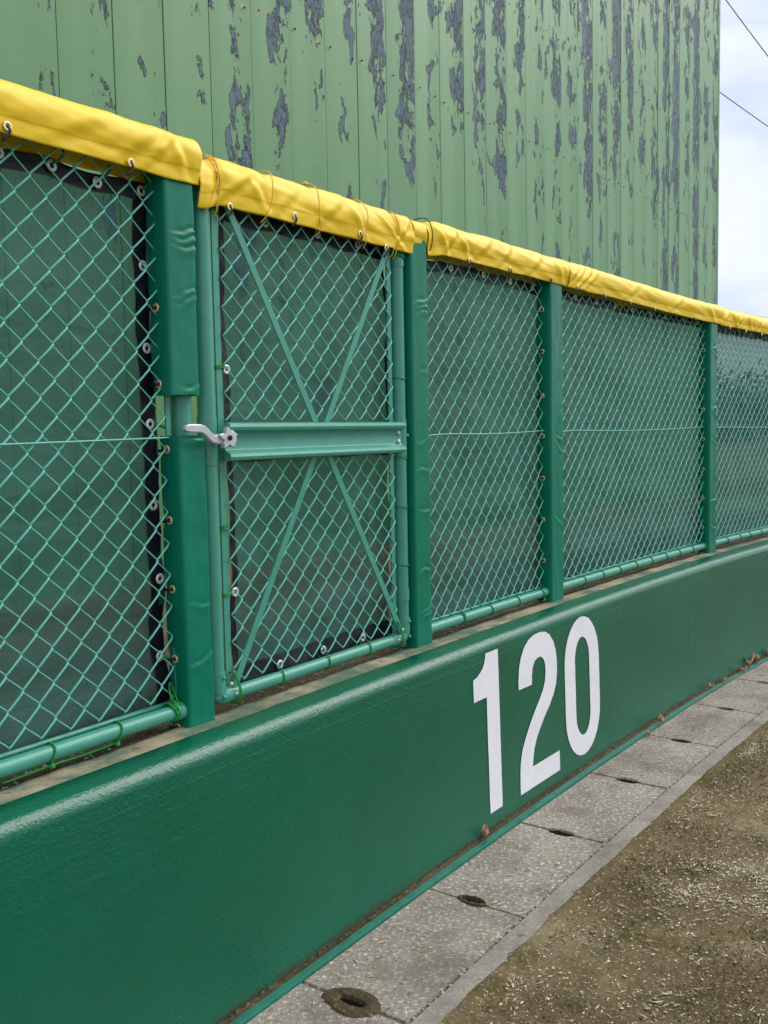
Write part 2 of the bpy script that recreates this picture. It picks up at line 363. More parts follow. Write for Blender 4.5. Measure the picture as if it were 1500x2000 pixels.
# drain channel along the wall foot: trough and rim, with separate cover slabs
J0, JP = -0.02, .5435
WS = lin(-3.0, 9.0, 121)
drain = bpy.data.objects.new('drain_channel', None); C.objects.link(drain); drain.location = pt(0, -.38, -.2); WLOC[drain.name] = drain.location.copy(); struct(drain)
mb = MB(); mb.loft_s([(-.585, -.25), (-.585, -.003), (-.582, 0), (-.533, 0), (-.530, -.003), (-.530, -.22), (-.215, -.22), (-.215, -.25)], WS)
build('trough', mb, M['rim'], drain, smooth=False)
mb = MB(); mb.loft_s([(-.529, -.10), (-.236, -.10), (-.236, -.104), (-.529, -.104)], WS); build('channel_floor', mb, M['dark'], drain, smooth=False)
def slab(k):
    a, b = J0 + JP * k + .0020, J0 + JP * (k + 1) - .0020
    o0, o1 = -.5255, -.2385; oc = -.380; hl = .043; nd = .0170
    jit = [R.uniform(-.0016, .0016) for _ in range(40)]
    def notch(sx, sg):
        pts = []
        for i in range(9):
            t = math.pi * i / 8; pts.append((sx + sg * nd * (math.sin(t) ** .5), oc - hl * math.cos(t) * sg))
        return pts
    top = [(a, o0)] + [(b, o0)] + notch(b, -1)[::-1] + [(b, o1), (a, o1)] + [(x, y) for x, y in notch(a, 1)[::-1]]
    # order the outline counter-clockwise: front edge, end notch, back edge, end notch
    top = [(a, o0), (b, o0)] + [(b - nd * (math.sin(math.pi * i / 8) ** .5), oc - hl + 2 * hl * i / 8) for i in range(9)] + [(b, o1), (a, o1)] + [(a + nd * (math.sin(math.pi * i / 8) ** .5), oc + hl - 2 * hl * i / 8) for i in range(9)]
    cx = (a + b) / 2; cy = (o0 + o1) / 2; mb = MB(); dz = R.uniform(-.0025, .0025); tl = R.uniform(-.004, .004)
    def ring(ins, z): return [pt(x + (cx - x) * ins + jit[i] * .6, y + (cy - y) * ins + jit[-i - 1] * .5, z + dz + tl * (x - cx)) for i, (x, y) in enumerate(top)]
    b0 = mb.grid([ring(0, -.055), ring(0, -.006), ring(.012, 0)], closed_v=True, flip=False); n = len(top)
    mb.cap([b0 + 2 * n + i for i in range(n)]); mb.cap([b0 + i for i in range(n)], True)
    return build('cover_slab', mb, M['slab'], drain, smooth=False)
for k in range(-4, 14):
    slab(k)
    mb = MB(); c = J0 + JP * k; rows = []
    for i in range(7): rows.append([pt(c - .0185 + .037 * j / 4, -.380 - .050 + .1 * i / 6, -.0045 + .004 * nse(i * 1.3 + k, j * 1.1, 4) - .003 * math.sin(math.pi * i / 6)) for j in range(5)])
    mb.grid(rows); build('slot_shade', mb, M['slot_shade'], drain)  # near-black sheet just below the top, standing in for shade inside the slot

# ------------------------------------------------------------------ the low concrete wall
def face_off(z): return -.195 + .015 * z / .57
wall = thing('outfield_wall', pt(2, -.1, 0), 'low green painted concrete outfield wall with a rounded top edge and white 120', 'wall')
arc = [(-.146 - .034 * math.sin(t), .5695 + .034 * math.cos(t)) for t in lin(0, math.pi / 2, 10)]
prof = [(-.05, -.3), (-.05, .55), (-.080, .588), (-.0865, .600), (-.092, .6035)] + arc + [(face_off(.4), .4), (face_off(.2), .2), (face_off(.03), .03), (-.203, 0.0), (-.203, -.3)]
for (a, b) in ((-3.0, 3.300), (3.3012, 9.0)):      # pour joint
    mb = MB(); mb.loft_s(prof, lin(a, b, int((b - a) / .08))); build('wall_section', mb, M['wall'], wall, angle=40)
mb = MB(); rows = []
for s in lin(-3, 9, 400):
    row = []
    for i in range(9):
        o = -.086 + i * .0105; row.append(pt(s, o, .6000 + .003 * nse(s * 9, o * 40) + .002 * nse(s * 40, o * 80) - .0006 * i))
    row.append(pt(s, .003, .54)); rows.append(row)
mb.grid(rows, flip=True); build('ledge', mb, M['ledge'], wall)
mb = MB(); mb.loft_s([(-.2365, -.2), (-.2365, .004), (-.2345, .007), (-.2155, .006), (-.2155, -.2)], lin(-3, 9, 160)); build('base_strip', mb, M['strip'], wall, angle=40)
mb = MB(); rows = []
for s in lin(-1.5, 7.5, 900):
    row = []
    for j, o in enumerate(lin(-.2145, -.196, 5)):
        row.append(pt(s, o + .001 * nse(s * 60, j), .0005 + .011 * (j / 4) ** 1.5 + .006 * nse(s * 33, j * .7, 4) + .004 * nse(s * 90, j, 7)))
    rows.append(row)
mb.grid(rows, flip=True); build('dirt_seam', mb, M['moss'], wall)

# painted distance figures
ONE = [(1.494, .567), (1.573, .567), (1.572, .057), (1.493, .057), (1.493, .429), (1.415, .429), (1.415, .498), (1.441, .505), (1.462, .515), (1.477, .527), (1.487, .542), (1.492, .555)]
TWO = [(1.704, .402), (1.797, .401), (1.799, .430), (1.806, .456), (1.822, .476), (1.846, .484), (1.870, .482), (1.889, .470), (1.899, .450), (1.901, .424), (1.894, .392), (1.876, .363), (1.848, .336), (1.812, .306), (1.776, .270), (1.742, .232), (1.716, .196), (1.703, .160), (1.697, .120), (1.696, .051), (1.992, .050), (1.991, .121), (1.787, .122), (1.790, .145), (1.802, .180), (1.822, .212), (1.850, .240), (1.884, .270), (1.922, .298), (1.955, .330), (1.978, .364), (1.988, .404), (1.989, .445), (1.982, .485), (1.966, .517), (1.940, .545), (1.905, .562), (1.864, .568), (1.820, .566), (1.780, .555), (1.748, .535), (1.724, .505), (1.710, .470), (1.704, .430)]
def stadium(c, z0, z1, hw, hz, n=14, shear=0):
    o = []
    for i in range(n + 1):
        t = math.pi * i / n; o.append((c + hw * math.cos(t), z1 - hz + hz * math.sin(t)))
    for i in range(n + 1):
        t = math.pi + math.pi * i / n; o.append((c + hw * math.cos(t), z0 + hz + hz * math.sin(t)))
    return o
def on_face(a, z, lift=.0018):
    o = face_off(min(z, .5695))
    if z > .5695: o = -.146 - math.sqrt(max(0, .034 ** 2 - (z - .5695) ** 2))
    return pt(a, o - lift, z)
def digit(polys, name, label):
    # rasterise to narrow strips so that the figure follows the wall face
    cu_ = bpy.data.curves.new(name, 'CURVE'); cu_.dimensions = '2D'; cu_.fill_mode = 'FRONT'
    for pl in polys:
        sp_ = cu_.splines.new('POLY'); sp_.points.add(len(pl) - 1); sp_.use_cyclic_u = True
        for q, (x, y) in zip(sp_.points, pl): q.co = (x, y, 0, 1)
    tmp = bpy.data.objects.new('tmp', cu_); me = bpy.data.meshes.new_from_object(tmp)
    mb = MB()
    for vv in me.vertices:
        x, y = vv.co.x, vv.co.y; mb.v.append(tuple(on_face(x + .0012 * nse(x * 40, y * 40, 3), y + .0010 * nse(x * 40, y * 40, 8))))
    for f_ in me.polygons:
        q = list(f_.vertices)
        mb.f.append(tuple(q))
    bpy.data.objects.remove(tmp); bpy.data.meshes.remove(me); bpy.data.curves.remove(cu_)
    o = build(name, mb, M['white'], wall, smooth=False); o['label'] = label
    return o
def dens(pl, h=.012):
    o = []
    for i, (x, y) in enumerate(pl):
        x2, y2 = pl[(i + 1) % len(pl)]; k = max(1, int(math.hypot(x2 - x, y2 - y) / h))
        o += [(x + (x2 - x) * j / k, y + (y2 - y) * j / k) for j in range(k)]
    return o
digit([dens(ONE)], 'painted_digit', 'white painted figure 1 on the green wall')
digit([dens(TWO)], 'painted_digit', 'white painted figure 2 on the green wall')
digit([dens(stadium(2.196, .049, .566, .147, .165)), dens(stadium(2.196, .124, .491, .061, .085))], 'painted_digit', 'white painted figure 0 on the green wall')

# ------------------------------------------------------------------ building behind the fence
db = (D_ - N_ * .085).normalized(); nb = Vector((-db.y, db.x, 0)); B0 = P0 + N_ * 1.85
LB = math.sqrt(1 + .085 ** 2); PW = .2825 * LB
def bp(t, off, z):
    p = B0 + db * t + nb * off; return Vector((p.x, p.y, z))
BH = 7.2
bld = thing('scoreboard_building', bp(1.6 * LB, 0, .57), 'tall green metal-panelled building with blistered peeling paint behind the fence', 'building')
for k in range(-13, 29):
    t0 = (1.60 + .2825 * k) * LB; w = PW - .0022; mb = MB(); uv = []
    tw = R.uniform(-.006, .006); bow = R.uniform(.0006, .0020); cr_ = R.uniform(.25, .4)
    cols = [(0, .022), (0, .002), (.006, 0), (cr_ - .02, 0), (cr_, .0028 if k > 8 else .0005), (cr_ + .3, .0028 if k > 8 else .0005), (.993, 0), (1, .002), (1, .022)]
    rows = []
    for z in lin(.56, BH, 24):
        row = []
        for uu, o in cols:
            row.append(bp(t0 + uu * w, o + tw * (uu - .5) - bow * math.sin(math.pi * uu) + .002 * nse(uu * 2 + k * 7, z * .8), z)); uv.append((uu, z))
        rows.append(row)
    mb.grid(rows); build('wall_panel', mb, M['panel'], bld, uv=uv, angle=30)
TE = (1.60 + .2825 * 29) * LB
mb = MB()
def bbox_(mb, t0, t1, o0, o1, z0, z1):
    b = len(mb.v)
    for z in (z0, z1):
        for a, o in ((t0, o0), (t1, o0), (t1, o1), (t0, o1)): mb.v.append(tuple(bp(a, o, z)))
    for q in ((3, 2, 1, 0), (4, 5, 6, 7), (0, 1, 5, 4), (1, 2, 6, 5), (2, 3, 7, 6), (3, 0, 4, 7)): mb.f.append(tuple(b + i for i in q))
bbox_(mb, -2.05 * LB, TE - .03, .024, 2.2, .5, BH - .02); build('building_core', mb, M['trim'], bld, smooth=False)
mb = MB(); bbox_(mb, TE, TE + .05, -.004, 2.25, .5, BH + .03); build('corner_trim', mb, M['trim'], bld, smooth=False)
mb = MB()
for k in range(-13, 29):
    for rz in (1.63, 2.50, 3.37, 4.24, 5.11, 5.98):
        for uu in (.16, .80):
            c = bp((1.60 + .2825 * k) * LB + uu * PW + R.uniform(-.01, .01), -.006, rz + R.uniform(-.012, .012)); mb.disc(c, -nb, R.uniform(.004, .0065), .006, 6)
stuff(build('rivets', mb, M['rust'], bld))

# ------------------------------------------------------------------ fence frame and chain-link
fence = thing('chain_link_fence', pt(2.3, 0, .59), 'teal chain-link fence with pipe posts and rails standing on the wall top', 'fence')
POSTS = [-1.28, .449, 1.385, 2.313, 4.002, 5.70, 7.40]
for s in POSTS:
    mb = MB(); mb.tube([pt(s, .014, .55), pt(s, .014, 1.2), pt(s, .014, 1.872)], .0243, 16); build('post', mb, M['pipe'], fence, angle=50)
BAYS = [(-1.28, .432), (1.385, 2.313), (2.313, 4.002), (4.002, 5.70), (5.70, 7.40)]
for a, b in BAYS:
    mb = MB(); mb.tube([pt(s, -.006, .635) for s in lin(a + .035, b - .035, 9)], .0170, 14); build('bottom_rail', mb, M['pipe'], fence, angle=50)
    mb = MB(); mb.tube([pt(s, .006, 1.862) for s in lin(a, b, 9)], .0213, 12); build('top_rail', mb, M['pipe'], fence, angle=50)
    mb = MB(); mb.tube([pt(s, .011, .653) for s in lin(a + .04, b - .04, 9)], .0055, 8); build('lacing_rod', mb, M['pipe'], fence)
    zz = 1.252
    mb = MB(); mb.tube([pt(s, -.006 + .002 * nse(s * 3, 1), zz - .012 * math.exp(-((s - a) / .12) ** 2) * (1 if a > 1.3 else .3) - .010 * math.sin(math.pi * (s - a) / (b - a)) + .003) for s in lin(a + .03, b - .03, 40)], .0020, 6); build('tension_wire', mb, M['wire'], fence)
    for s in (a + .034, b - .032):
        mb = MB(); mb.box(s - .0065, s + .0065, .003, .008, .645, 1.85); build('tension_bar', mb, M['pipe'], fence, smooth=False)
for s in (2.277, 2.350, 3.966, 1.43, .39):
    mb = MB(); mb.tube([pt(s - .014, -.006, .635), pt(s + .014, -.006, .635)], .0215, 14); build('rail_collar', mb, M['pipe'], fence, angle=50)

def zig(mb, s_l, w2, z0, z1, zn, h, off, t=.0030, r=.0020, sides=6, lod=5, flip=0):
    """one woven strand: a flattened spiral between columns s_l and s_l+w2; turns at zn + j*h/2"""
    h2 = h / 2; j0 = math.ceil((z0 - zn) / h2 - .35); j1 = math.floor((z1 - zn) / h2 + .35); path = []; rad = []
    e = .0021
    for j in range(j0, j1):
        # even j + flip: at left column; goes to right column at j+1
        left = ((j + flip) % 2 == 0)
        za, zb = zn + j * h2, zn + (j + 1) * h2
        xa, xb = (s_l - e, s_l + w2 + e) if left else (s_l + w2 + e, s_l - e)
        rise = -1 if left else 1                      # '/' strands in front, '\' strands behind
        for u_ in (.0, .07, .18, .5, .82, .93):
            bow = .035 * math.sin(2 * math.pi * u_) * (1 if not left else .4)
            o = off + rise * t * min(1, u_ * 6, (1 - u_) * 6)
            zz = za + (zb - za) * min(1, max(0, (u_ - .5) * 1.06 + .5 + bow))
            path.append(pt(xa + (xb - xa) * min(1, max(0, (u_ - .5) * 1.02 + .5)) + .0012 * nse(s_l * 31, zz * 11), o + .002 * nse(s_l * 9, zz * 5), zz + .0012 * nse(s_l * 37, zz * 13, 5)))
            rad.append(r * (1.16 if left else .80))
    if len(path) > 2:
        npth = len(rad) - 1
        mb.tube(path, r, sides, rfun=lambda q: rad[int(q * npth + .5)])
def chain(parent, s_node, z_node, w, h, s0, s1, z0, z1, off, lod=5, sides=6, r=.0020):
    mb = MB(); w2 = w / 2
    i0 = math.ceil((s0 - s_node) / w2); i1 = math.floor((s1 - s_node) / w2)
    for i in range(i0, i1):
        zig(mb, s_node + i * w2, w2, z0, z1, z_node, h, off, flip=(i % 2), lod=lod, sides=sides, r=r)
    return build('wire_mesh', mb, M['wire'], parent, smooth=True)
chain(fence, 0.0, 1.6202, .0702, .0707, -1.23, .395, .655, 1.845, .002, r=.0021)
chain(fence, 1.501, 1.021, .0653, .0670, 1.425, 2.27, .655, 1.845, .002, r=.0021)
chain(fence, 2.471, 1.212, .0665, .0650, 2.345, 3.975, .655, 1.845, .002, r=.0024)
chain(fence, 2.471, 1.212, .0665, .0650, 4.04, 5.66, .655, 1.845, .002, sides=5, r=.0024)
chain(fence, 2.471, 1.212, .0665, .0650, 5.73, 7.36, .655, 1.845, .002, lod=3, sides=4)

# ------------------------------------------------------------------ the gate
gate = thing('fence_gate', pt(.9, 0, .615), 'teal pipe-framed chain-link gate with crossed flat braces and a wide middle channel', 'gate')
GL, GR, ZB, ZT = .5155, 1.3065, .634, 1.855
mb = MB(); mb.tube([pt(GL, 0, ZB), pt(GL, 0, 1.2), pt(GL, 0, ZT)], .0213, 16); build('stile', mb, M['pipe'], gate, angle=50)
mb = MB(); mb.tube([pt(GR, 0, ZB), pt(GR, 0, 1.2), pt(GR, 0, ZT)], .0213, 16); build('stile', mb, M['pipe'], gate, angle=50)
mb = MB(); mb.tube([pt(s, -.002, ZB) for s in lin(GL, GR, 5)], .0165, 14); build('bottom_rail', mb, M['pipe'], gate, angle=50)
mb = MB(); mb.tube([pt(s, 0, ZT) for s in lin(GL, GR, 5)], .0170, 12); build('top_rail', mb, M['pipe'], gate, angle=50)
for s, sg in ((GL, 1), (GR, -1)):
    for z, zs in ((ZB, 1), (ZT, -1)):
        pth = [pt(s, 0, z + zs * .062), pt(s, 0, z + zs * .03)] + [pt(s + sg * .020 * (1 - math.cos(t)), 0, z + zs * (.020 - .020 * math.sin(t))) for t in lin(0, math.pi / 2, 6)] + [pt(s + sg * .040, 0, z), pt(s + sg * .062, 0, z)]
        mb = MB(); mb.tube(pth, .0238, 16, rfun=lambda q: .0243 - .0045 * q); e = build('corner_elbow', mb, M['pipe'], gate, angle=50)
        if zs > 0:
            for (ds, dz) in ((.000, .050), (.000, .004), (sg * .030, .030), (sg * .048, .002)):
                mb = MB(); t_, n_ = frame(s); c = pt(s + ds + (.004 if ds == 0 else 0), -.0235 + .08 * abs(ds), z + dz); mb.disc(c, -n_, .0050, .005, 10); build('rivet', mb, M['galv'] if ds else M['pipe'], e)
for s, z0, z1 in ((GL, 1.188, 1.300), (GR, 1.186, 1.296), (GR, .748, .782), (GR, 1.742, 1.765)):
    mb = MB(); mb.tube([pt(s, 0, z0), pt(s, 0, z1)], .0234, 16); build('sleeve', mb, M['pipe'], gate, angle=50)
mb = MB(); t_, n_ = frame(GR); mb.disc(pt(GR + .012, -.0200, 1.246), -n_, .0055, .007, 8); build('rivet', mb, M['pipe'], gate)
for s in (GL + .043, GR - .043):
    mb = MB(); mb.box(s - .0095, s + .0095, -.003, .002, .66, 1.835); build('tension_bar', mb, M['pipe'], gate, smooth=False)
def flatbar(a, b, wd, off, th):
    mb = MB(); (s0, z0), (s1, z1) = a, b; L = math.hypot(s1 - s0, z1 - z0); nx, nz = -(z1 - z0) / L * wd / 2, (s1 - s0) / L * wd / 2; q = []
    for o in (off, off + th):
        q.append([pt(s0 + nx, o, z0 + nz), pt(s0 - nx, o, z0 - nz), pt(s1 - nx, o, z1 - nz), pt(s1 + nx, o, z1 + nz)])
    mb.v = [tuple(x) for r_ in q for x in r_]
    mb.f = [(3, 2, 1, 0), (4, 5, 6, 7), (0, 1, 5, 4), (1, 2, 6, 5), (2, 3, 7, 6), (3, 0, 4, 7)]
    return mb
build('brace', flatbar((.588, 1.795), (1.283, .650), .019, -.0165, .0032), M['pipe'], gate, smooth=False)
build('brace', flatbar((1.250, 1.795), (.566, .650), .019, -.0135, .0028), M['pipe'], gate, smooth=False)
# middle channel: flat web between two rolled flanges
prof = [(-.0245, 1.196), (-.0350, 1.196), (-.0440, 1.199), (-.0465, 1.206), (-.0440, 1.213), (-.0290, 1.2215), (-.0275, 1.224), (-.0275, 1.259), (-.0290, 1.262), (-.0440, 1.269), (-.0465, 1.276), (-.0440, 1.284), (-.0350, 1.287), (-.0245, 1.287)]
mb = MB(); mb.loft_s(prof, lin(.5450, 1.2790, 12)); ch = build('cross_channel', mb, M['pipe'], gate, angle=35)
for s, z in ((1.262, 1.255), (1.262, 1.229)):
    mb = MB(); t_, n_ = frame(s); mb.disc(pt(s, -.0275, z), -n_, .0075, .006, 12); build('bolt', mb, M['galv'], ch)
chain(gate, .571, 1.292, .0660, .0665, .547, 1.275, 1.289, 1.835, -.008, r=.0021)
chain(gate, .571, 1.160, .0660, .0665, .547, 1.275, .652, 1.195, -.008, r=.0021)
# latch
t_, n_ = frame(.5)
latch = MB(); latch.tube([pt(.5155, -.018, 1.250), pt(.5155, -.062, 1.250)], .0105, 14)
la = build('latch', latch, M['galv'], gate, angle=50)
def plate(outline, o0, o1):
    mb = MB(); n = len(outline); sx = sum(p_[0] for p_ in outline) / n; sz = sum(p_[1] for p_ in outline) / n
    rows = []
    for o, k in ((o1, 1), (o0 + .002, 1), (o0, .90)):
        rows.append([pt(sx + (a - sx) * k, o, sz + (b - sz) * k) for a, b in outline])
    b = mb.grid(rows, closed_v=True); mb.cap([b + 2 * n + i for i in range(n)]); mb.cap([b + i for i in range(n)], True); return mb
# lever: a bent forged bar
path = [pt(.392, -.052, 1.2735), pt(.404, -.054, 1.2738), pt(.42, -.055, 1.2735), pt(.438, -.056, 1.273), pt(.450, -.056, 1.2695), pt(.460, -.055, 1.262), pt(.469, -.054, 1.253), pt(.480, -.053, 1.2465), pt(.494, -.052, 1.246), pt(.512, -.052, 1.248)]
def smooth_path(pth, k=4):
    out = []
    for i in range(len(pth) - 1):
        p0, p1, p2, p3 = pth[max(i - 1, 0)], pth[i], pth[i + 1], pth[min(i + 2, len(pth) - 1)]
        for q in range(k):
            t = q / k; out.append(.5 * ((2 * p1) + (p2 - p0) * t + (2 * p0 - 5 * p1 + 4 * p2 - p3) * t * t + (3 * p1 - p0 - 3 * p2 + p3) * t ** 3))
    return out + [pth[-1]]
LP = [(.390, 1.2735), (.394, 1.2735), (.405, 1.2738), (.422, 1.2735), (.438, 1.2730), (.449, 1.2700), (.459, 1.2630), (.468, 1.2550), (.478, 1.2490), (.492, 1.2470), (.508, 1.2480)]
LW = [.0030, .0066, .0090, .0094, .0094, .0094, .0092, .0092, .0094, .0098, .0105]
up_, dn_ = [], []
for i in range(len(LP)):
    a_, b_ = LP[max(i - 1, 0)], LP[min(i + 1, len(LP) - 1)]; L_ = math.hypot(b_[0] - a_[0], b_[1] - a_[1]); nx, nz = -(b_[1] - a_[1]) / L_, (b_[0] - a_[0]) / L_
    up_.append((LP[i][0] + nx * LW[i], LP[i][1] + nz * LW[i])); dn_.append((LP[i][0] - nx * LW[i], LP[i][1] - nz * LW[i]))
mb = MB(); rows = []
for i in range(len(LP)):
    (ua, ub), (da, db_) = up_[i], dn_[i]; ma, mz = (ua + da) / 2, (ub + db_) / 2
    rows.append([pt(ma + (ua - ma) * f1, o, mz + (ub - mz) * f1) for f1, o in ((.72, -.061), (1, -.0585), (1, -.0525), (-1, -.0525), (-1, -.0585), (-.72, -.061))])
b_ = mb.grid(rows, closed_v=True); mb.cap([b_ + q for q in range(6)], True); mb.cap([b_ + (len(LP) - 1) * 6 + q for q in range(6)]); build('lever', mb, M['galv'], la, angle=40)
star = []
for i in range(20):
    t = 2 * math.pi * i / 20 + .35; rr_ = .0205 + .0065 * math.cos(5 * (t - .35))
    star.append((.5190 + rr_ * 1.12 * math.cos(t), 1.2500 + rr_ * math.sin(t)))
build('cam_plate', plate(star, -.068, -.056), M['galv'], la, smooth=False)
mb = MB(); mb.disc(pt(.519, -.068, 1.251), -n_, .0062, .006, 6, .3); build('nut', mb, M['dark'], la, smooth=False)
build('strike', plate([(.526, 1.236), (.548, 1.236), (.552, 1.246), (.550, 1.262), (.542, 1.268), (.528, 1.268)], -.060, -.046), M['galv'], la, smooth=False)

# ------------------------------------------------------------------ windscreens
gproto = {}
def washer(kind):
    if kind not in gproto:
        mb = MB(); mb.ring((0, 0, 0), (0, 1, 0), .0085, .0040, 16, 8, .5) if kind == 'silver' else mb.ring((0, 0, 0), (0, 1, 0), .0072, .0033, 14, 6, .6)
        me = bpy.data.meshes.new('grommet'); me.from_pydata(mb.v, [], mb.f); me.polygons.foreach_set('use_smooth', [True] * len(me.polygons)); me.materials.append(M[kind]); gproto[kind] = me
    return gproto[kind]
def grommet(parent, p, ax, kind='silver', scale=1.):
    o = bpy.data.objects.new('grommet', washer(kind)); C.objects.link(o); WLOC[o.name] = Vector(p)
    o.parent = parent; o.location = Vector(p) - WLOC[parent.name]; o.scale = (scale,) * 3
    o.rotation_euler = Vector(ax).to_track_quat('Y', 'Z').to_euler(); return o
def rip(s, z, k):
    return .016 * nse(s * 2.3, z * 3.0, k) + .018 * nse(s * 1.8, z * 10, k + 4) * sstep(1.5, .8, z) + .010 * nse(s * 7, z * 6, k + 4) + .0030 * nse(s * 15 + z * 8, z * 20, k + 8)
def screen(label, s0, s1, z0, z1, off, k, hems, grs, sag=.006, group='mesh windscreens'):
    root = thing('windscreen', pt((s0 + s1) / 2, off, z0), label, 'windscreen', group)
    def edge(s): return z1 - sag * abs(math.sin((s - s0) * 16.5)) + .004 * nse(s * 5, k)
    mb = MB(); ns = max(24, int((s1 - s0) / .02)); nzv = 56; rows = []
    for i in range(ns + 1):
        s = s0 + (s1 - s0) * i / ns
        rows.append([pt(s, off + rip(s, z0 + (edge(s) - z0) * j / nzv, k), z0 + (edge(s) - z0) * j / nzv) for j in range(nzv + 1)])
    mb.grid(rows); build('netting', mb, M['net'], root)
    for hkind in hems:
        mb = MB(); rows = []
        if hkind[0] in ('top', 'bottom'):
            hw = hkind[1]
            for i in range(ns * 2 + 1):
                s = s0 + (s1 - s0) * i / ns / 2
                a, b = (edge(s) - hw, edge(s) + .001) if hkind[0] == 'top' else (z0 - .001, z0 + hw)
                rows.append([pt(s, off - .003 - .0022 * nse(s * 30, j * .9, k) + rip(s, a + (b - a) * j / 5, k), a + (b - a) * j / 5) for j in range(6)])
        else:
            a, b = (s0, s0 + hkind[1]) if hkind[0] == 'left' else (s1 - hkind[1], s1)
            for i in range(150):
                z = z0 + (z1 - z0) * i / 149; wv = .006 * nse(z * 7, k + 2) + .003 * nse(z * 21, k) - (.013 * sstep(.85, 1.6, z) if k == 1 else 0)
                rows.append([pt(a + (b - a) * j / 5 + wv, off - .004 - .0035 * nse(z * 34, j * .8, k) + rip(a, z, k), z) for j in range(6)])
        mb.grid(rows); build('hem', mb, M['hem'], root)
    for s, z in grs:
        t_, n_ = frame(s); grommet(root, pt(s - (.010 * sstep(.85, 1.6, z) if k == 1 and s > .3 and z < 1.7 else 0), off - .0095 + rip(s, z, k), z), n_)
    return root
screen('green netting windscreen with a wide wavy black side hem beside the latch post', -1.2, .402, .604, 1.812, .044, 1, [('top', .036), ('bottom', .030), ('right', .040)], [(.141 - .118 * i, 1.797) for i in range(0, 9)] + [(.255, 1.787), (.372, 1.792)] + [(.381, z) for z in (1.631, 1.452, 1.285, 1.103, .937, .758)] + [(.376, .612)])
screen('green netting windscreen in the upper half of the gate', .600, 1.292, 1.240, 1.803, .030, 3, [('top', .034), ('left', .017), ('right', .014)], [(.762, 1.787), (.960, 1.788), (1.146, 1.788), (.607, 1.415)])
screen('green netting windscreen in the lower half of the gate', .600, 1.292, .643, 1.226, .030, 5, [('top', .030), ('bottom', .046), ('left', .017)], [(.754, .664), (.948, .662), (1.140, .660), (.607, .874), (.86, 1.206), (1.12, 1.206)])
screen('green netting windscreen in the short fence bay next to the gate hinge post', 1.42, 2.292, .622, 1.803, .032, 7, [('top', .034), ('bottom', .030)], [(1.658 + .19 * i, 1.787) for i in range(-1, 4)])
screen('green netting windscreen in the long bay above the seam beyond the figure 120', 2.335, 3.985, .622, 1.803, .032, 9, [('top', .034), ('bottom', .030)], [(2.40 + .19 * i, 1.786) for i in range(9)] + [(2.45 + .2 * i, .640) for i in range(8)])
screen('green netting windscreen with open sky and trees behind it past the building corner', 4.03, 5.68, .622, 1.790, .032, 11, [('top', .034), ('bottom', .030)], [(4.10 + .19 * i, 1.774) for i in range(9)] + [(4.10 + .2 * i, .640) for i in range(8)])
screen('green netting windscreen in the farthest fence bay', 5.73, 7.38, .622, 1.790, .032, 13, [('top', .034), ('bottom', .030)], [(5.80 + .19 * i, 1.774) for i in range(8)])

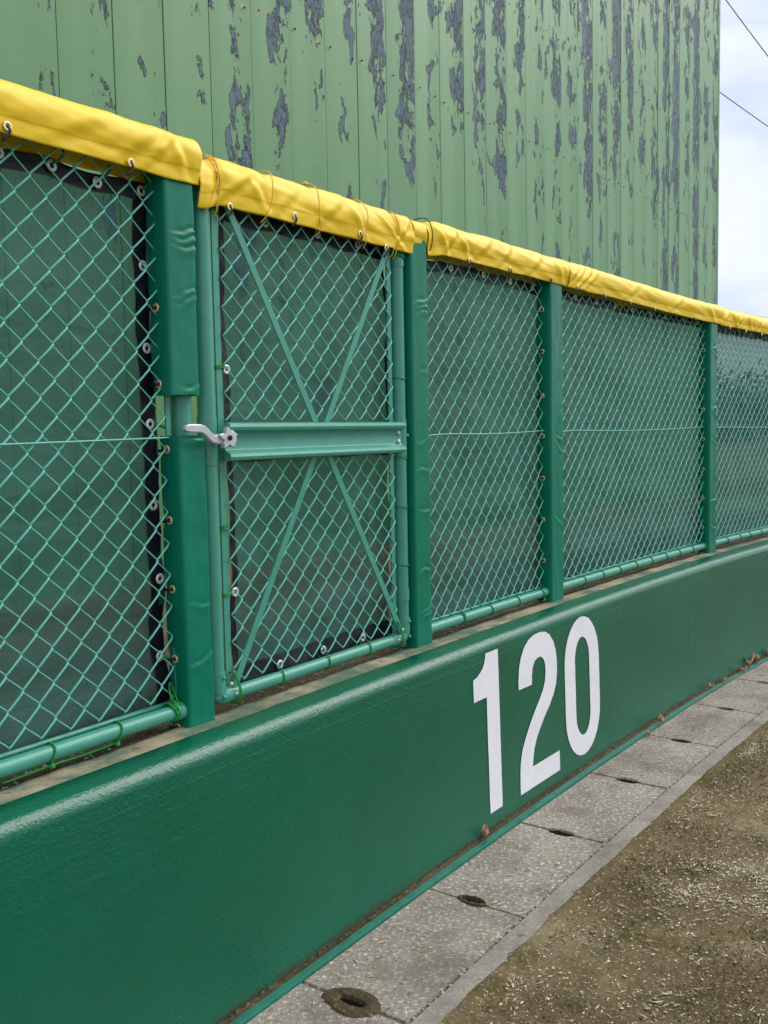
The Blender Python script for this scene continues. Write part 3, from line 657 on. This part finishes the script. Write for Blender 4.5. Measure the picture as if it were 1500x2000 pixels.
# ------------------------------------------------------------------ post pads
def creased(z, a, cs_):
    d_ = 0.0
    for (zc, amp, sl, wd) in cs_:
        q = (z - zc - sl * a - .005 * math.sin(a * 70 + zc * 40) - .004 * nse(a * 60, zc * 31)) / (wd * .78)
        amp = amp * (.55 + .9 * abs(nse(a * 26, zc * 17, 5)) + .35 * nse(a * 50, zc * 9))
        d_ += amp * (math.exp(-q * q) - .75 * math.exp(-(q - 1.7) ** 2) + .4 * math.exp(-(q + 1.9) ** 2)) * sstep(-.05, .02, a)
    return d_
def pad(label, s0, s1, z0, z1, of, ob, cs_, grz, lean=0., k=0, amp=1., gside=True, flare=0.):
    root = thing('post_pad', pt((s0 + s1) / 2, 0, z0), label, 'pad', 'green post pads')
    hw, hd = (s1 - s0) / 2, (ob - of) / 2; sc_, oc = (s0 + s1) / 2, (of + ob) / 2; rc = .0075; prof = []
    def seg(a, b, n): return [(a[0] + (b[0] - a[0]) * i / n, a[1] + (b[1] - a[1]) * i / n) for i in range(n)]
    def arcp(cx, cy, t0, n=5): return [(cx + rc * math.cos(t0 + math.pi / 2 * i / n), cy + rc * math.sin(t0 + math.pi / 2 * i / n)) for i in range(n)]
    prof += seg((-hw + rc, -hd), (hw - rc, -hd), 14) + arcp(hw - rc, -hd + rc, -math.pi / 2) + seg((hw, -hd + rc), (hw, hd - rc), 7) + arcp(hw - rc, hd - rc, 0) + seg((hw - rc, hd), (-hw + rc, hd), 8) + arcp(-hw + rc, hd - rc, math.pi / 2) + seg((-hw, hd - rc), (-hw, -hd + rc), 9) + arcp(-hw + rc, -hd + rc, math.pi)
    mb = MB(); rows = []; NZ = int((z1 - z0) / .0045)
    for i in range(NZ + 1):
        z = z0 + (z1 - z0) * i / NZ; row = []; e = min(i, NZ - i) / NZ
        ln = lean * (1 - (z - .57) / 1.25)
        for (x, y) in prof:
            L = math.hypot(x / hw, y / hd); nx, ny = x / hw / L, y / hd / L
            dsp = amp * (.0018 * nse(x * 14, z * 4, k) + .0006 * nse(x * 40 + y * 30, z * 18, k + 5)) + creased(z, x, cs_)
            # loose lacing flap on the near flank, pulled in at each grommet
            fl = sstep(-.6 * hw, -hw, x) * sstep(-.2 * hd, .6 * hd, y)
            pull = sum(math.exp(-((z - g) / .022) ** 2) for g in grz)
            dsp += fl * (.0030 * nse(z * 11, k, 3) - .004 * pull)
            dsp += .0035 * flare * sstep(.05, 0, z - z0) * (1 if y < 0 else 0)
            # vertical seam step
            if x < -.62 * hw and y > -hd * .7: dsp += .0016
            zz = z + (.0035 * nse(x * 30, k) if e == 0 else 0)
            row.append(pt(sc_ + ln + x + nx * dsp, oc + y + ny * dsp, zz))
        rows.append(row)
    b = mb.grid(rows, closed_v=True); n = len(prof)
    mb.cap([b + i for i in range(n)], True); mb.cap([b + NZ * n + i for i in range(n)])
    build('vinyl_cover', mb, M['pad'], root, angle=60)
    t_, n_ = frame(s0)
    ax = (t_ * .96 - n_ * -.28).normalized()
    for z in grz:
        ln = lean * (1 - (z - .57) / 1.25)
        c = pt(s0 + ln - .0035, ob - .026, z); ax = t_
        g = grommet(root, c, ax, 'brass', 1.0)
        mb = MB(); mb.tube(smooth_path([c + t_ * .012, c - t_ * .004, c - t_ * .010 + n_ * .008 + Vector((0, 0, -.002)), c - t_ * .014 + n_ * .020 + Vector((0, 0, -.003))], 3), .0032, 6); build('tie', mb, M['blacktie'], g)
    return root
pad('short green vinyl pad on the latch post above the gate lever', .378, .466, 1.348, 1.845, -.034, .028, [(1.700, .0045, .10, .006), (1.684, .0040, .16, .006), (1.667, .0035, .12, .006), (1.565, .0030, .25, .005), (1.548, .0025, .30, .006), (1.36, .003, .1, .006)], (1.538, 1.372), k=1)
pad('green vinyl pad on the latch post below the gate lever', .392, .475, .568, 1.258, -.034, .028, [(.872, .0022, -.05, .006), (.740, .0040, .32, .0065), (1.245, .004, -.1, .006)], (1.228, 1.069, .913, .753, .595), k=2, flare=1, lean=.004, amp=1.8)
pad('tall green vinyl pad on the hinge post right of the gate, creased sideways', 1.335, 1.424, .578, 1.850, -.034, .040, [(1.643, .0045, .35, .007), (1.625, .0040, .40, .006), (1.607, .0035, .40, .006), (1.430, .0018, .2, .006), (1.225, .0016, .15, .006), (1.138, .0030, .10, .005), (1.010, .0034, .15, .006), (.828, .0032, .15, .006), (.700, .0045, .5, .007), (.684, .0035, .5, .006)], (.607,), k=3)
pad('green vinyl pad laced to the post above the figure 0, wrinkled diagonally', 2.258, 2.360, .566, 1.835, -.034, .028, [(1.62 - .17 * i + .03 * nse(i, 3), .0030, 1.3, .010) for i in range(6)] + [(1.23, .004, -.5, .006), (1.20, .0035, -.9, .008), (.91, .003, -.8, .008)], (1.705, 1.549, 1.383, 1.231, 1.071, .913, .756, .605), k=4, amp=1.6)
pad('green vinyl pad laced to the post in line with the building corner', 3.952, 4.046, .566, 1.815, -.034, .028, [(1.658, .006, .3, .008), (1.632, .005, -.2, .007), (1.352, .006, .2, .008), (1.327, .005, -.3, .008), (1.18, .0055, -.3, .007), (1.02, .004, -.7, .009), (.87, .0045, .3, .008), (.73, .005, -.3, .008)], (1.646, 1.495, 1.343, 1.190, 1.036, .884, .731, .59), k=5, amp=1.5)
pad('green vinyl pad on the post beyond the building corner, farthest along', 5.652, 5.746, .566, 1.815, -.034, .028, [(1.5, .005, .3, .008), (1.1, .005, -.3, .008)], (1.646, 1.343, 1.036, .731), k=6, amp=1.5)

# ------------------------------------------------------------------ yellow rail covers
def cover(label, s0, s1, zt, zb, wid, k, folds, grs, pinch=(), droop=lambda s: 0., wr=1., name='rail_cover'):
    root = thing(name, pt((s0 + s1) / 2, 0, zb), label, 'rail cover', 'yellow fence-top covers')
    H = zt - zb; zs = zb + .030; rr = wid
    # profile from front hem, over the roll, to the back hem
    pr = [(-.92, 0), (-.95, .08), (-.97, .16), (-.99, .24), (-1.02, .285), (-1.045, .300), (-1.09, .36), (-1.15, .45), (-1.16, .55), (-1.12, .66), (-1.0, .77), (-.82, .87), (-.58, .945), (-.28, .988), (0, 1.0), (.3, .985), (.6, .94), (.85, .86), (1.0, .74), (1.06, .6), (1.04, .42), (1.0, .2), (.96, 0)]
    # refine
    P = []
    for i in range(len(pr) - 1):
        for q in range(2): P.append((pr[i][0] + (pr[i + 1][0] - pr[i][0]) * q / 2, pr[i][1] + (pr[i + 1][1] - pr[i][1]) * q / 2))
    P.append(pr[-1]); NP = len(P)
    mb = MB(); rows = []; ns = int((s1 - s0) / .005)
    for i in range(ns + 1):
        s = s0 + (s1 - s0) * i / ns; row = []
        pin = sum(a * math.exp(-((s - c) / w_) ** 2) for c, a, w_ in pinch); dz = droop(s)
        for j, (x, y) in enumerate(P):
            v_ = y; front = 1 if x < 0 else 0
            d_ = wr * (.0040 * nse(s * 4.5, y * 1.8, k) + .0016 * nse(s * 11 + y * 5, y * 3, k + 3) + .0004 * nse(s * 40, y * 12, k + 6))
            for (c, amp, sl, w_) in folds:
                q = (s - c - sl * (y - .5)) / w_
                d_ += amp * (math.exp(-q * q) - .6 * math.exp(-(q - 1.6) ** 2)) * (.25 + .75 * math.sin(math.pi * min(1, y * 1.05)) )
            d_ -= pin * (.5 + .5 * y)
            o = x * rr + (-d_ if front else d_) * abs(x)
            z = zb + y * H + d_ * y * .8 + dz + (.0025 * nse(s * 9, k, 2) if y < .05 else 0)
            row.append(pt(s + .002 * nse(y * 4, k) * (1 if i in (0, ns) else 0), o, z))
        rows.append(row)
    mb.grid(rows, flip=True)
    o = build('vinyl_sleeve', mb, M['yellow'], root)
    sm_ = o.modifiers.new('thickness', 'SOLIDIFY'); sm_.thickness = .0012; sm_.offset = 0
    for s, z in grs:
        t_, n_ = frame(s); c = pt(s, -.97 * rr - .0035, z + .012); g = grommet(root, c, n_, 'brass', .95)
        mb = MB(); mb.tube(smooth_path([c + n_ * .008, c - n_ * .003 + Vector((0, 0, -.003)), c - n_ * .003 + Vector((0, 0, -.014)), c + n_ * .010 + Vector((0, 0, -.028)) - t_ * .004], 3), .0026, 6); build('tie', mb, M['blacktie'], g)
    return root
cover('yellow vinyl rail cover overlapping the top of the latch post with a square end', -1.3, .480, 1.918, 1.812, .042, 1, [(.30, .005, .14, .022), (.36, .006, .10, .015), (.15, .004, .2, .03), (-.05, .003, .15, .03), (.41, .004, -.05, .014)], [(-.004 - .285 * i, 1.812) for i in range(4)] + [(.281, 1.808)], wr=1.1)
cover('yellow vinyl rail cover on the gate, bound with orange twine', .478, 1.345, 1.898, 1.784, .036, 2, [(.60, .006, .16, .018), (.66, .004, -.1, .016), (.78, .004, .12, .02), (.95, .005, .14, .02), (1.06, .004, -.12, .018), (1.22, .006, -.16, .016), (1.29, .006, .10, .012)], [(.807, 1.790), (1.082, 1.788), (1.205, 1.768), (.575, 1.772)], pinch=((.535, .008, .018), (.722, .004, .016), (.898, .003, .016), (1.107, .003, .016), (1.258, .007, .016)), droop=lambda s: -.018 * sstep(.56, .49, s) - .002 * sstep(1.24, 1.30, s), wr=1.5)
cover('short yellow vinyl cap over the top of the hinge post', 1.343, 1.440, 1.889, 1.815, .036, 3, [(1.40, .003, .05, .012)], [], pinch=((1.436, .006, .010),), wr=.6)
cover('yellow vinyl rail cover on the short bay, gathered at the hinge-post end', 1.424, 2.405, 1.906, 1.802, .040, 4, [(1.49, .008, -.09, .016), (1.55, .007, .10, .018), (1.62, .006, -.12, .018), (1.75, .005, .14, .022), (1.9, .005, .12, .02), (2.12, .004, .14, .025), (2.30, .005, -.1, .02)], [(1.663, 1.792), (1.937, 1.798), (2.241, 1.804)], pinch=((1.437, .010, .016),), droop=lambda s: -.013 * sstep(1.52, 1.43, s), wr=1.5)
cover('yellow vinyl rail cover on the long bay beyond the figure 120', 2.388, 4.085, 1.904, 1.800, .043, 5, [(2.43, .007, .12, .018), (2.48, .006, .14, .016), (2.54, .006, .15, .016), (2.60, .004, .15, .018), (3.0, .003, .2, .03), (3.5, .003, .2, .03), (3.92, .006, -.14, .03)], [(2.466, 1.792), (2.726, 1.788), (2.978, 1.784), (3.244, 1.780), (3.488, 1.779), (3.728, 1.776)], droop=lambda s: -.016 * sstep(2.6, 4.0, s), wr=1.1)
cover('yellow vinyl rail cover with open sky above it past the building corner', 4.070, 5.78, 1.878, 1.780, .041, 6, [(4.14, .006, .1, .02), (4.24, .007, -.12, .018), (4.34, .007, .12, .018), (4.46, .006, -.1, .02), (4.6, .005, .1, .02), (5.2, .004, .2, .03)], [(4.19, 1.762), (4.414, 1.756), (4.645, 1.754), (4.87, 1.754), (5.1, 1.754)], droop=lambda s: -.008 * sstep(4.3, 5.2, s), wr=1.4)
cover('yellow vinyl rail cover in the farthest fence bay', 5.76, 7.5, 1.870, 1.772, .040, 7, [(6.0, .006, .1, .02)], [], wr=1.3)

# ------------------------------------------------------------------ twine and cords
def loop_path(s, off, z, r, tilt=0., n=18, hz=1.0, axis='s'):
    o = []
    for i in range(n):
        t = 2 * math.pi * i / n
        if axis == 's': o.append(pt(s + tilt * math.sin(t) + .001 * math.sin(3 * t), off + r * math.cos(t), z + r * hz * math.sin(t)))
        else: o.append(pt(s + r * math.cos(t), off + r * math.sin(t), z + tilt * math.cos(t)))
    return o
def twine(name, mb, mat, label, group): return tag(build(name, mb, mat), label, 'twine', group)
def oring(s, zt, zb, r, mat=M['orope'], rad=.0015, tilt=.0, tail=True):
    """cord over the top of a cover and down in front of it"""
    pth = []
    for i, (x, y) in enumerate([(.9, .05), (1.08, .4), (1.08, .7), (.7, .97), (.3, 1.03), (0, 1.045), (-.35, 1.03), (-.75, .96), (-1.05, .83), (-1.22, .64), (-1.22, .45), (-1.14, .28), (-1.06, .1), (-.95, -.05), (-.6, -.16)]):
        pth.append(pt(s + tilt * (y - .5) + .004 * math.sin(y * 6 + s * 9), x * r, zb + y * (zt - zb)))
    mb = MB(); mb.tube(smooth_path(pth, 3), rad, 6); return mb
mb = oring(.716, 1.898, 1.786, .038, tilt=.030); twine('orange_twine', mb, M['orope'], 'orange twine hung over the gate cover left of its middle', 'orange twine on the gate cover')
mb = oring(.898, 1.900, 1.788, .038, tilt=-.012); mb.disc(pt(.885, -.008, 1.899), (0, 0, 1), .007, .008, 8); twine('orange_twine', mb, M['orope'], 'orange twine knotted on top of the gate cover at its middle', 'orange twine on the gate cover')
mb = oring(1.105, 1.895, 1.784, .038, tilt=-.008); twine('orange_twine', mb, M['orope'], 'orange twine hung over the gate cover right of its middle', 'orange twine on the gate cover')
for q, (s, tl) in enumerate(((.535, -.016), (1.262, .020))):
    mb = oring(s, 1.892, 1.776, .031, tilt=tl); m2 = oring(s + .006, 1.892, 1.776, .032, tilt=tl * .3); b_ = len(mb.v); mb.v += m2.v; mb.f += [tuple(i + b_ for i in f_) for f_ in m2.f]
    if q == 0:
        m2 = oring(s - .004, 1.892, 1.776, .033, tilt=.03); b_ = len(mb.v); mb.v += m2.v; mb.f += [tuple(i + b_ for i in f_) for f_ in m2.f]
    twine('orange_twine', mb, M['orope'], ('crossed strands of orange twine cinching the gate cover at the latch post', 'doubled orange twine cinching the gate cover at its hinge end')[q], 'orange twine on the gate cover')
mb = oring(1.437, 1.902, 1.81, .038, rad=.0016); tag(build('dark_cord', mb, M['blacktie']), 'thin dark cord round the yellow cap on the hinge post', 'cord')
GRP = 'green twine rings'
def ringtie(s, off, z, r, label, turns=1, tilt=.004, rad=.0021, axis='s', grp=GRP):
    mb = MB()
    for k in range(turns): mb.tube(loop_path(s + (.0042 * (k - (turns - 1) / 2) if axis == 's' else 0), off, z + (.0042 * (k - (turns - 1) / 2) if axis != 's' else 0), r, tilt * (1 if k % 2 else -1.3), axis=axis), rad, 6, closed=True)
    return twine('green_twine', mb, M['grope'], label, grp)
ORD = ('first', 'second', 'third', 'fourth', 'fifth', 'sixth', 'seventh', 'eighth', 'ninth')
for q_, s in enumerate((.742, .931, 1.120)):
    L1 = ORD[q_] + ' green twine loop from the latch side on the gate bottom rail'
    mb = MB(); mb.tube(smooth_path([pt(s + .010, .024, .664), pt(s + .004, -.002, .657), pt(s, -.016, .648), pt(s - .002, -.0205, .634), pt(s + .001, -.014, .619), pt(s, .002, .6145), pt(s, .016, .622), pt(s + .008, .026, .652)], 4), .0021, 6); twine('green_twine', mb, M['grope'], L1, 'green twine along the gate bottom rail')
for s, lb in ((.5700, 'doubled green twine round the gate corner elbow at the latch side'), (1.2700, 'doubled green twine round the gate corner elbow at the hinge side')):
    mb = MB()
    for k in (0, 1):
        q = .004 * k; mb.tube(smooth_path([pt(s - .012 + q, -.020, .692), pt(s - .006 + q, -.024, .668), pt(s + q, -.026, .645), pt(s + .003 + q, -.025, .626), pt(s + q, -.012, .612), pt(s + q, .012, .612), pt(s - .004 + q, .024, .64), pt(s - .010 + q, .018, .68)], 4), .0021, 6, closed=True)
    twine('green_twine', mb, M['grope'], lb, 'green twine at the gate corners')
for q_, (z, tn) in enumerate(((1.775, 3), (1.414, 1), (1.180, 1), (1.032, 1), (.856, 1))):
    ringtie(GR, 0, z, .0238 if z < 1.7 else .026, ('', 'green twine ring on the gate hinge pipe above the middle channel', 'green twine ring on the gate hinge pipe just under the middle channel', 'green twine ring on the gate hinge pipe midway between channel and corner elbow', 'lowest green twine ring on the gate hinge pipe, above its bottom sleeve')[q_] if tn == 1 else 'thick green twine wrap round the hinge pipe just under the yellow cover', tn, .003, .0019, 'z', 'green twine round the hinge pipe')
for q_, (z, tn) in enumerate(((1.415, 2), (1.033, 3), (.874, 2), (1.780, 2))):
    mb = MB()
    for k in range(tn): mb.tube([pt(.5585 + a, o, z + .0042 * k + .002 * math.sin(q)) for q, (a, o) in enumerate(((-.012, -.006), (0, -.007), (.012, -.006), (.040, .022), (.036, .026), (0, .006), (-.012, .003)))], .0020, 6, closed=True)
    twine('green_twine', mb, M['grope'], ('green twine tie on the latch-side flat bar above the middle channel', 'thick green twine tie on the latch-side flat bar below the middle channel', 'lowest green twine tie on the latch-side flat bar above the corner elbow', 'green twine tie on the latch-side flat bar just under the yellow cover')[q_], 'green twine on the gate flat bar')
for q_, s in enumerate((1.640, 1.827, 2.024, 2.213)): ringtie(s, -.006, .635, .0192, ORD[q_] + ' green twine ring from the hinge post on the short bay bottom rail', 2 if s < 1.7 else 1)
for q_, s in enumerate((2.583, 2.760, 2.931, 3.106, 3.278, 3.451, 3.613, 3.782, 3.935)): ringtie(s, -.006, .635, .0192, ORD[q_] + ' green twine ring past the wrinkled pad on the long bay bottom rail')
for q_, s in enumerate((4.249, 4.431, 4.572, 4.739)): ringtie(s, -.006, .635, .0192, ORD[q_] + ' green twine ring on the bottom rail past the building-corner post')
ringtie(.375, -.004, .637, .0215, 'thick wrap of green twine where the bottom rail meets the latch post', 4, .006, .0026)
mb = MB(); mb.tube(smooth_path([pt(.378, -.020, .648), pt(.366, -.010, .672), pt(.374, .004, .690), pt(.383, .010, .70), pt(.384, -.004, .672), pt(.380, -.02, .65)], 4), .0022, 6); twine('green_twine', mb, M['grope'], 'loose green twine loop standing above the rail end at the latch post', 'loose green twine')
mb = MB(); a = loop_path(.046, -.006, .635, .0200, .006); mb.tube(a, .0023, 6, closed=True); b_ = loop_path(.212, -.006, .635, .0200, .006); mb.tube(b_, .0023, 6, closed=True)
mb.tube(smooth_path([pt(-.06, -.006, .607), pt(.0, -.010, .610), pt(.046, -.014, .613), pt(.10, -.012, .611), pt(.16, -.010, .610), pt(.205, -.012, .613), pt(.212, -.016, .618)], 4), .0022, 6)
for c in (pt(.046, -.015, .612), pt(.208, -.014, .612)): mb.disc(c - Vector((0, 0, .004)), (0, 0, 1), .006, .009, 8)
twine('green_twine', mb, M['grope'], 'green twine strung under the bottom rail between two loops, left of the latch post', 'loose green twine')
GS = 'green twine at windscreen eyelets'
for q_, (s, z) in enumerate([(.381, z) for z in (1.631, 1.452, 1.285, .758)]):
    mb = MB(); mb.tube(smooth_path([pt(s, .028, z), pt(s + .008, .018, z - .004), pt(s + .020, .008, z - .010 + .02 * (z > 1.5)), pt(s + .028, .004, z - .006)], 3), .0032, 6); twine('green_twine', mb, M['grope'], ('green twine on the uppermost side-hem eyelet beside the latch post pad', 'green twine on the second side-hem eyelet down beside the latch post pad', 'green twine on the side-hem eyelet level with the gate lever', 'green twine on the lowest side-hem eyelet above the bottom rail')[q_], GS)
for q_, (s, z) in enumerate(((.372, 1.796), (.255, 1.792), (.141, 1.800))):
    mb = MB(); mb.tube(smooth_path([pt(s, .026, z), pt(s + .006, .016, z + .006), pt(s + .014, .010, z + .016), pt(s + .016, .012, z + .03)], 3), .0030, 6); twine('green_twine', mb, M['grope'], 'green twine on the ' + ORD[q_] + ' top-hem eyelet counted from the latch post', GS)
mb = MB(); mb.tube([pt(.400, .030, z) for z in lin(1.05, .985, 6)], .0024, 6); twine('green_twine', mb, M['grope'], 'green twine end dangling in the gap beside the latch-post pad', 'loose green twine')

# ------------------------------------------------------------------ small ground things
def leaf(s, off, z, ln, ang, curl, label):
    mb = MB(); rows = []; t_, n_ = frame(s); e1 = t_ * math.cos(ang) + n_ * math.sin(ang); e2 = t_ * -math.sin(ang) + n_ * math.cos(ang); c = pt(s, off, z)
    for i in range(7):
        u_ = i / 6 - .5; w_ = .34 * ln * math.sqrt(max(.02, 1 - (2 * u_) ** 2))
        rows.append([c + e1 * (u_ * ln) + e2 * (w_ * q) + Vector((0, 0, .001 + curl * ln * (abs(q) ** 2 * .5 + (u_ * 1.6) ** 2))) for q in (-1, -.5, 0, .5, 1)])
    mb.grid(rows); o = tag(build('fallen_leaf', mb, M['leaf']), label, 'leaf', 'dry leaves along the wall foot')
    sm_ = o.modifiers.new('thickness', 'SOLIDIFY'); sm_.thickness = .0006
for q_, (s, off, ln) in enumerate(((3.499, -.224, .028), (3.663, -.226, .030), (3.912, -.230, .045), (4.043, -.214, .042), (4.151, -.214, .045), (4.337, -.212, .040))):
    LL = ORD[q_] + ' curled dry leaf past the wall seam along the wall foot'
    leaf(s, off, .010, ln, R.uniform(0, 3), R.uniform(.5, 1.1), LL)
leaf(2.847, -.240, .007, .036, .4, .9, 'pale curled leaf on the drain slab beside the wall after the figure 0')
leaf(2.680, -.252, .003, .030, .2, .5, 'reddish small leaf on the drain slab below the figure 0')
leaf(1.427, -.213, .010, .034, .5, .9, 'brown curled leaf on the green strip below the figure 1')

# clump of mud and moss round one hand slot
def mud(s0, o0, rs, ro, seed, label):
    mb = MB(); rows = []
    for i in range(40):
        t = 2 * math.pi * i / 40; row = []; jag = 1 + .16 * nse(math.cos(t) * .9, math.sin(t) * .9, seed) + .12 * nse(math.cos(t) * 6, math.sin(t) * 6, seed + 2)
        for j in range(11):
            q = j / 10; es = .011 + (rs * jag - .011) * q; eo = .034 + (ro * jag - .034) * q
            z = .0012 + .0045 * math.sin(math.pi * q) ** .7 * (1 + 1.1 * nse(math.cos(t) * 3 * (q + 1), math.sin(t) * 3 * (q + 1), seed + 4)) - (.030 if j == 0 else 0) - (.003 if j == 10 else 0)
            row.append(pt(s0 + es * math.cos(t), o0 + eo * math.sin(t), z))
        rows.append(row)
    mb.grid(rows, closed_u=True); tag(build('mud_patch', mb, M['moss']), label, 'mud')
mud(.522, -.382, .050, .076, 1, 'patch of damp mud and debris round a hand slot in the drain slabs')
mud(1.070, -.376, .020, .046, 7, 'smaller smear of mud on a hand slot of the drain slabs')

def scatter(name, n, mat, area, size, flatn, elong, seed, dens_fn=None):
    r = random.Random(seed); mb = MB(); c_ = 0
    while c_ < n:
        s = r.uniform(*area[0]); o = r.uniform(*area[1]); 
        if dens_fn and r.random() > dens_fn(s, o): continue
        c_ += 1
        sz = size * (.45 + 1.5 * r.random() ** 2.6); a = r.uniform(0, 6.28); z = area[2] + sz * flatn * .3; ca, sa = math.cos(a), math.sin(a); e = elong * r.uniform(.7, 1.4); b = len(mb.v); up_ = r.uniform(-.25, .25) * e
        P_ = [(-e, 0, -up_), (0, -1, 0), (e, 0, up_), (0, 1, 0), (.1, .1, flatn), (-.1, 0, -flatn)]
        for x, y, zz in P_:
            x *= sz * r.uniform(.75, 1.2); y *= sz * r.uniform(.75, 1.2); mb.v.append(tuple(gpos(s + x * ca - y * sa, o + x * sa + y * ca, z + zz * sz)))
        for f_ in ((0, 1, 4), (1, 2, 4), (2, 3, 4), (3, 0, 4), (1, 0, 5), (2, 1, 5), (3, 2, 5), (0, 3, 5)): mb.f.append(tuple(b + i for i in f_))
    return stuff(build(name, mb, mat, smooth=False))
dn = lambda s, o: .12 + .88 * sstep(-.05, .25, nse(s * 2.3, o * 2.3, 7)) * sstep(-.3, .3, nse(s * 9, o * 9, 2) + .2)
AR = ((-.1, 5.6), (-2.0, -.60), -.008)
def lab(o, l, c): o['label'] = l; o['category'] = c
lab(scatter('gravel', 42000, M['grit'], AR, .0019, .7, 1.2, 1, dn), 'pale grit scattered over the brown field soil', 'gravel')
lab(scatter('coarse_grit', 7000, M['grit2'], AR, .0030, .6, 1.3, 2, dn), 'grey-brown grit scattered over the brown field soil', 'gravel')
lab(scatter('straw', 20000, M['straw'], AR, .0011, .6, 7., 3, dn), 'dry straw bits lying on the field soil', 'straw')
def blades(name, n, mat, seed, hmax):
    r = random.Random(seed); mb = MB(); c_ = 0
    while c_ < n:
        s = r.uniform(-.1, 5.6); o = r.uniform(-2.0, -.588)
        if r.random() > .15 + .85 * sstep(-.1, .3, nse(s * 3.1, o * 3.1, 13)): continue
        c_ += 1; a = r.uniform(0, 6.28); h = hmax * r.uniform(.3, 1.); ln = hmax * r.uniform(.5, 1.6); w_ = .0007; b = len(mb.v); ca, sa = math.cos(a), math.sin(a); z = -.010
        mb.v += [tuple(gpos(s - sa * w_, o + ca * w_, z)), tuple(gpos(s + sa * w_, o - ca * w_, z)), tuple(gpos(s + ca * ln * .6 + sa * w_ * .7, o + sa * ln * .6 - ca * w_ * .7, z + h)), tuple(gpos(s + ca * ln, o + sa * ln, z + h * .8))]
        mb.f += [(b, b + 1, b + 2), (b, b + 2, b + 3)]
    return stuff(build(name, mb, mat, smooth=False))
lab(blades('dead_grass', 26000, M['straw2'], 31, .010), 'short dead grass and moss fuzz on the field soil', 'grass')
lab(blades('moss_fuzz', 26000, M['mossy'], 32, .008), 'dark olive moss fuzz on the field soil', 'moss')
lab(scatter('drain_debris', 420, M['straw'], ((-.1, 5.0), (-.52, -.25), .002), .0013, .6, 5., 5), 'straw bits lying on the drain slabs', 'straw')
lab(scatter('seam_debris', 700, M['bank'], ((-.1, 5.0), (-.2145, -.198), .010), .0022, .7, 1.5, 6), 'grit and straw gathered in the seam at the wall foot', 'debris')
lab(scatter('joint_grit', 500, M['grit2'], ((-.1, 5.0), (-.5315, -.5265), -.002), .0028, .7, 1.4, 8), 'grit caught in the joint along the drain rim', 'debris')
lab(scatter('bank_gravel', 9000, M['grit2'], ((-.3, 6.0), (.0, .5), .590), .0026, .7, 1.4, 9), 'grit lying on the dirt bank behind the fence', 'gravel')

# ------------------------------------------------------------------ far things seen past the building corner
def treeline():
    r = random.Random(21); mb = MB()
    for i in range(46):
        y = r.uniform(38, 46); x = y * (.28 + i * .0075) ; h = r.uniform(2.4, 3.6); w_ = r.uniform(1.2, 1.9)
        for q in range(330):
            while True:
                a, b, c = r.uniform(-1, 1), r.uniform(-1, 1), r.uniform(-1, 1)
                if a * a + b * b + c * c < 1 and nse(a * 2 + i, b * 2, c * 2) > -.18: break
            p_ = Vector((x + a * w_, y + b * w_, .5 + h * .5 + c * h * .5)); sz = r.uniform(.07, .17); d1 = Vector((r.uniform(-1, 1), r.uniform(-1, 1), r.uniform(-1, 1))).normalized(); d2 = d1.orthogonal().normalized()
            k = len(mb.v); mb.v += [tuple(p_ + d1 * sz), tuple(p_ + d2 * sz * .5), tuple(p_ - d1 * sz), tuple(p_ - d2 * sz * .5)]; mb.f.append((k, k + 1, k + 2, k + 3))
    o = stuff(build('tree_line', mb, M['foliage'], smooth=False)); lab(o, 'dark green row of distant trees seen through the netting', 'trees')
treeline()
def cable(a, b, dist, rad, label):
    A = Vector((0, 0, 1.2564)) + Vector(a) * dist; B = Vector((0, 0, 1.2564)) + Vector(b) * dist; dv = B - A; pth = []
    for i in range(41):
        t = -2.0 + 6.0 * i / 40; pth.append(A + dv * t + Vector((0, 0, .02 * t * (t - 1))))
    mb = MB(); mb.tube(pth, rad, 6); tag(build('power_line', mb, M['line']), label, 'cable', 'overhead cables')
cable((.3502, 1, .4227), (.3928, 1, .3678), 30, .016, 'upper steeper overhead cable crossing the sky beside the building')
cable((.3434, 1, .3349), (.3937, 1, .2996), 34, .016, 'lower overhead cable crossing the sky beside the building')
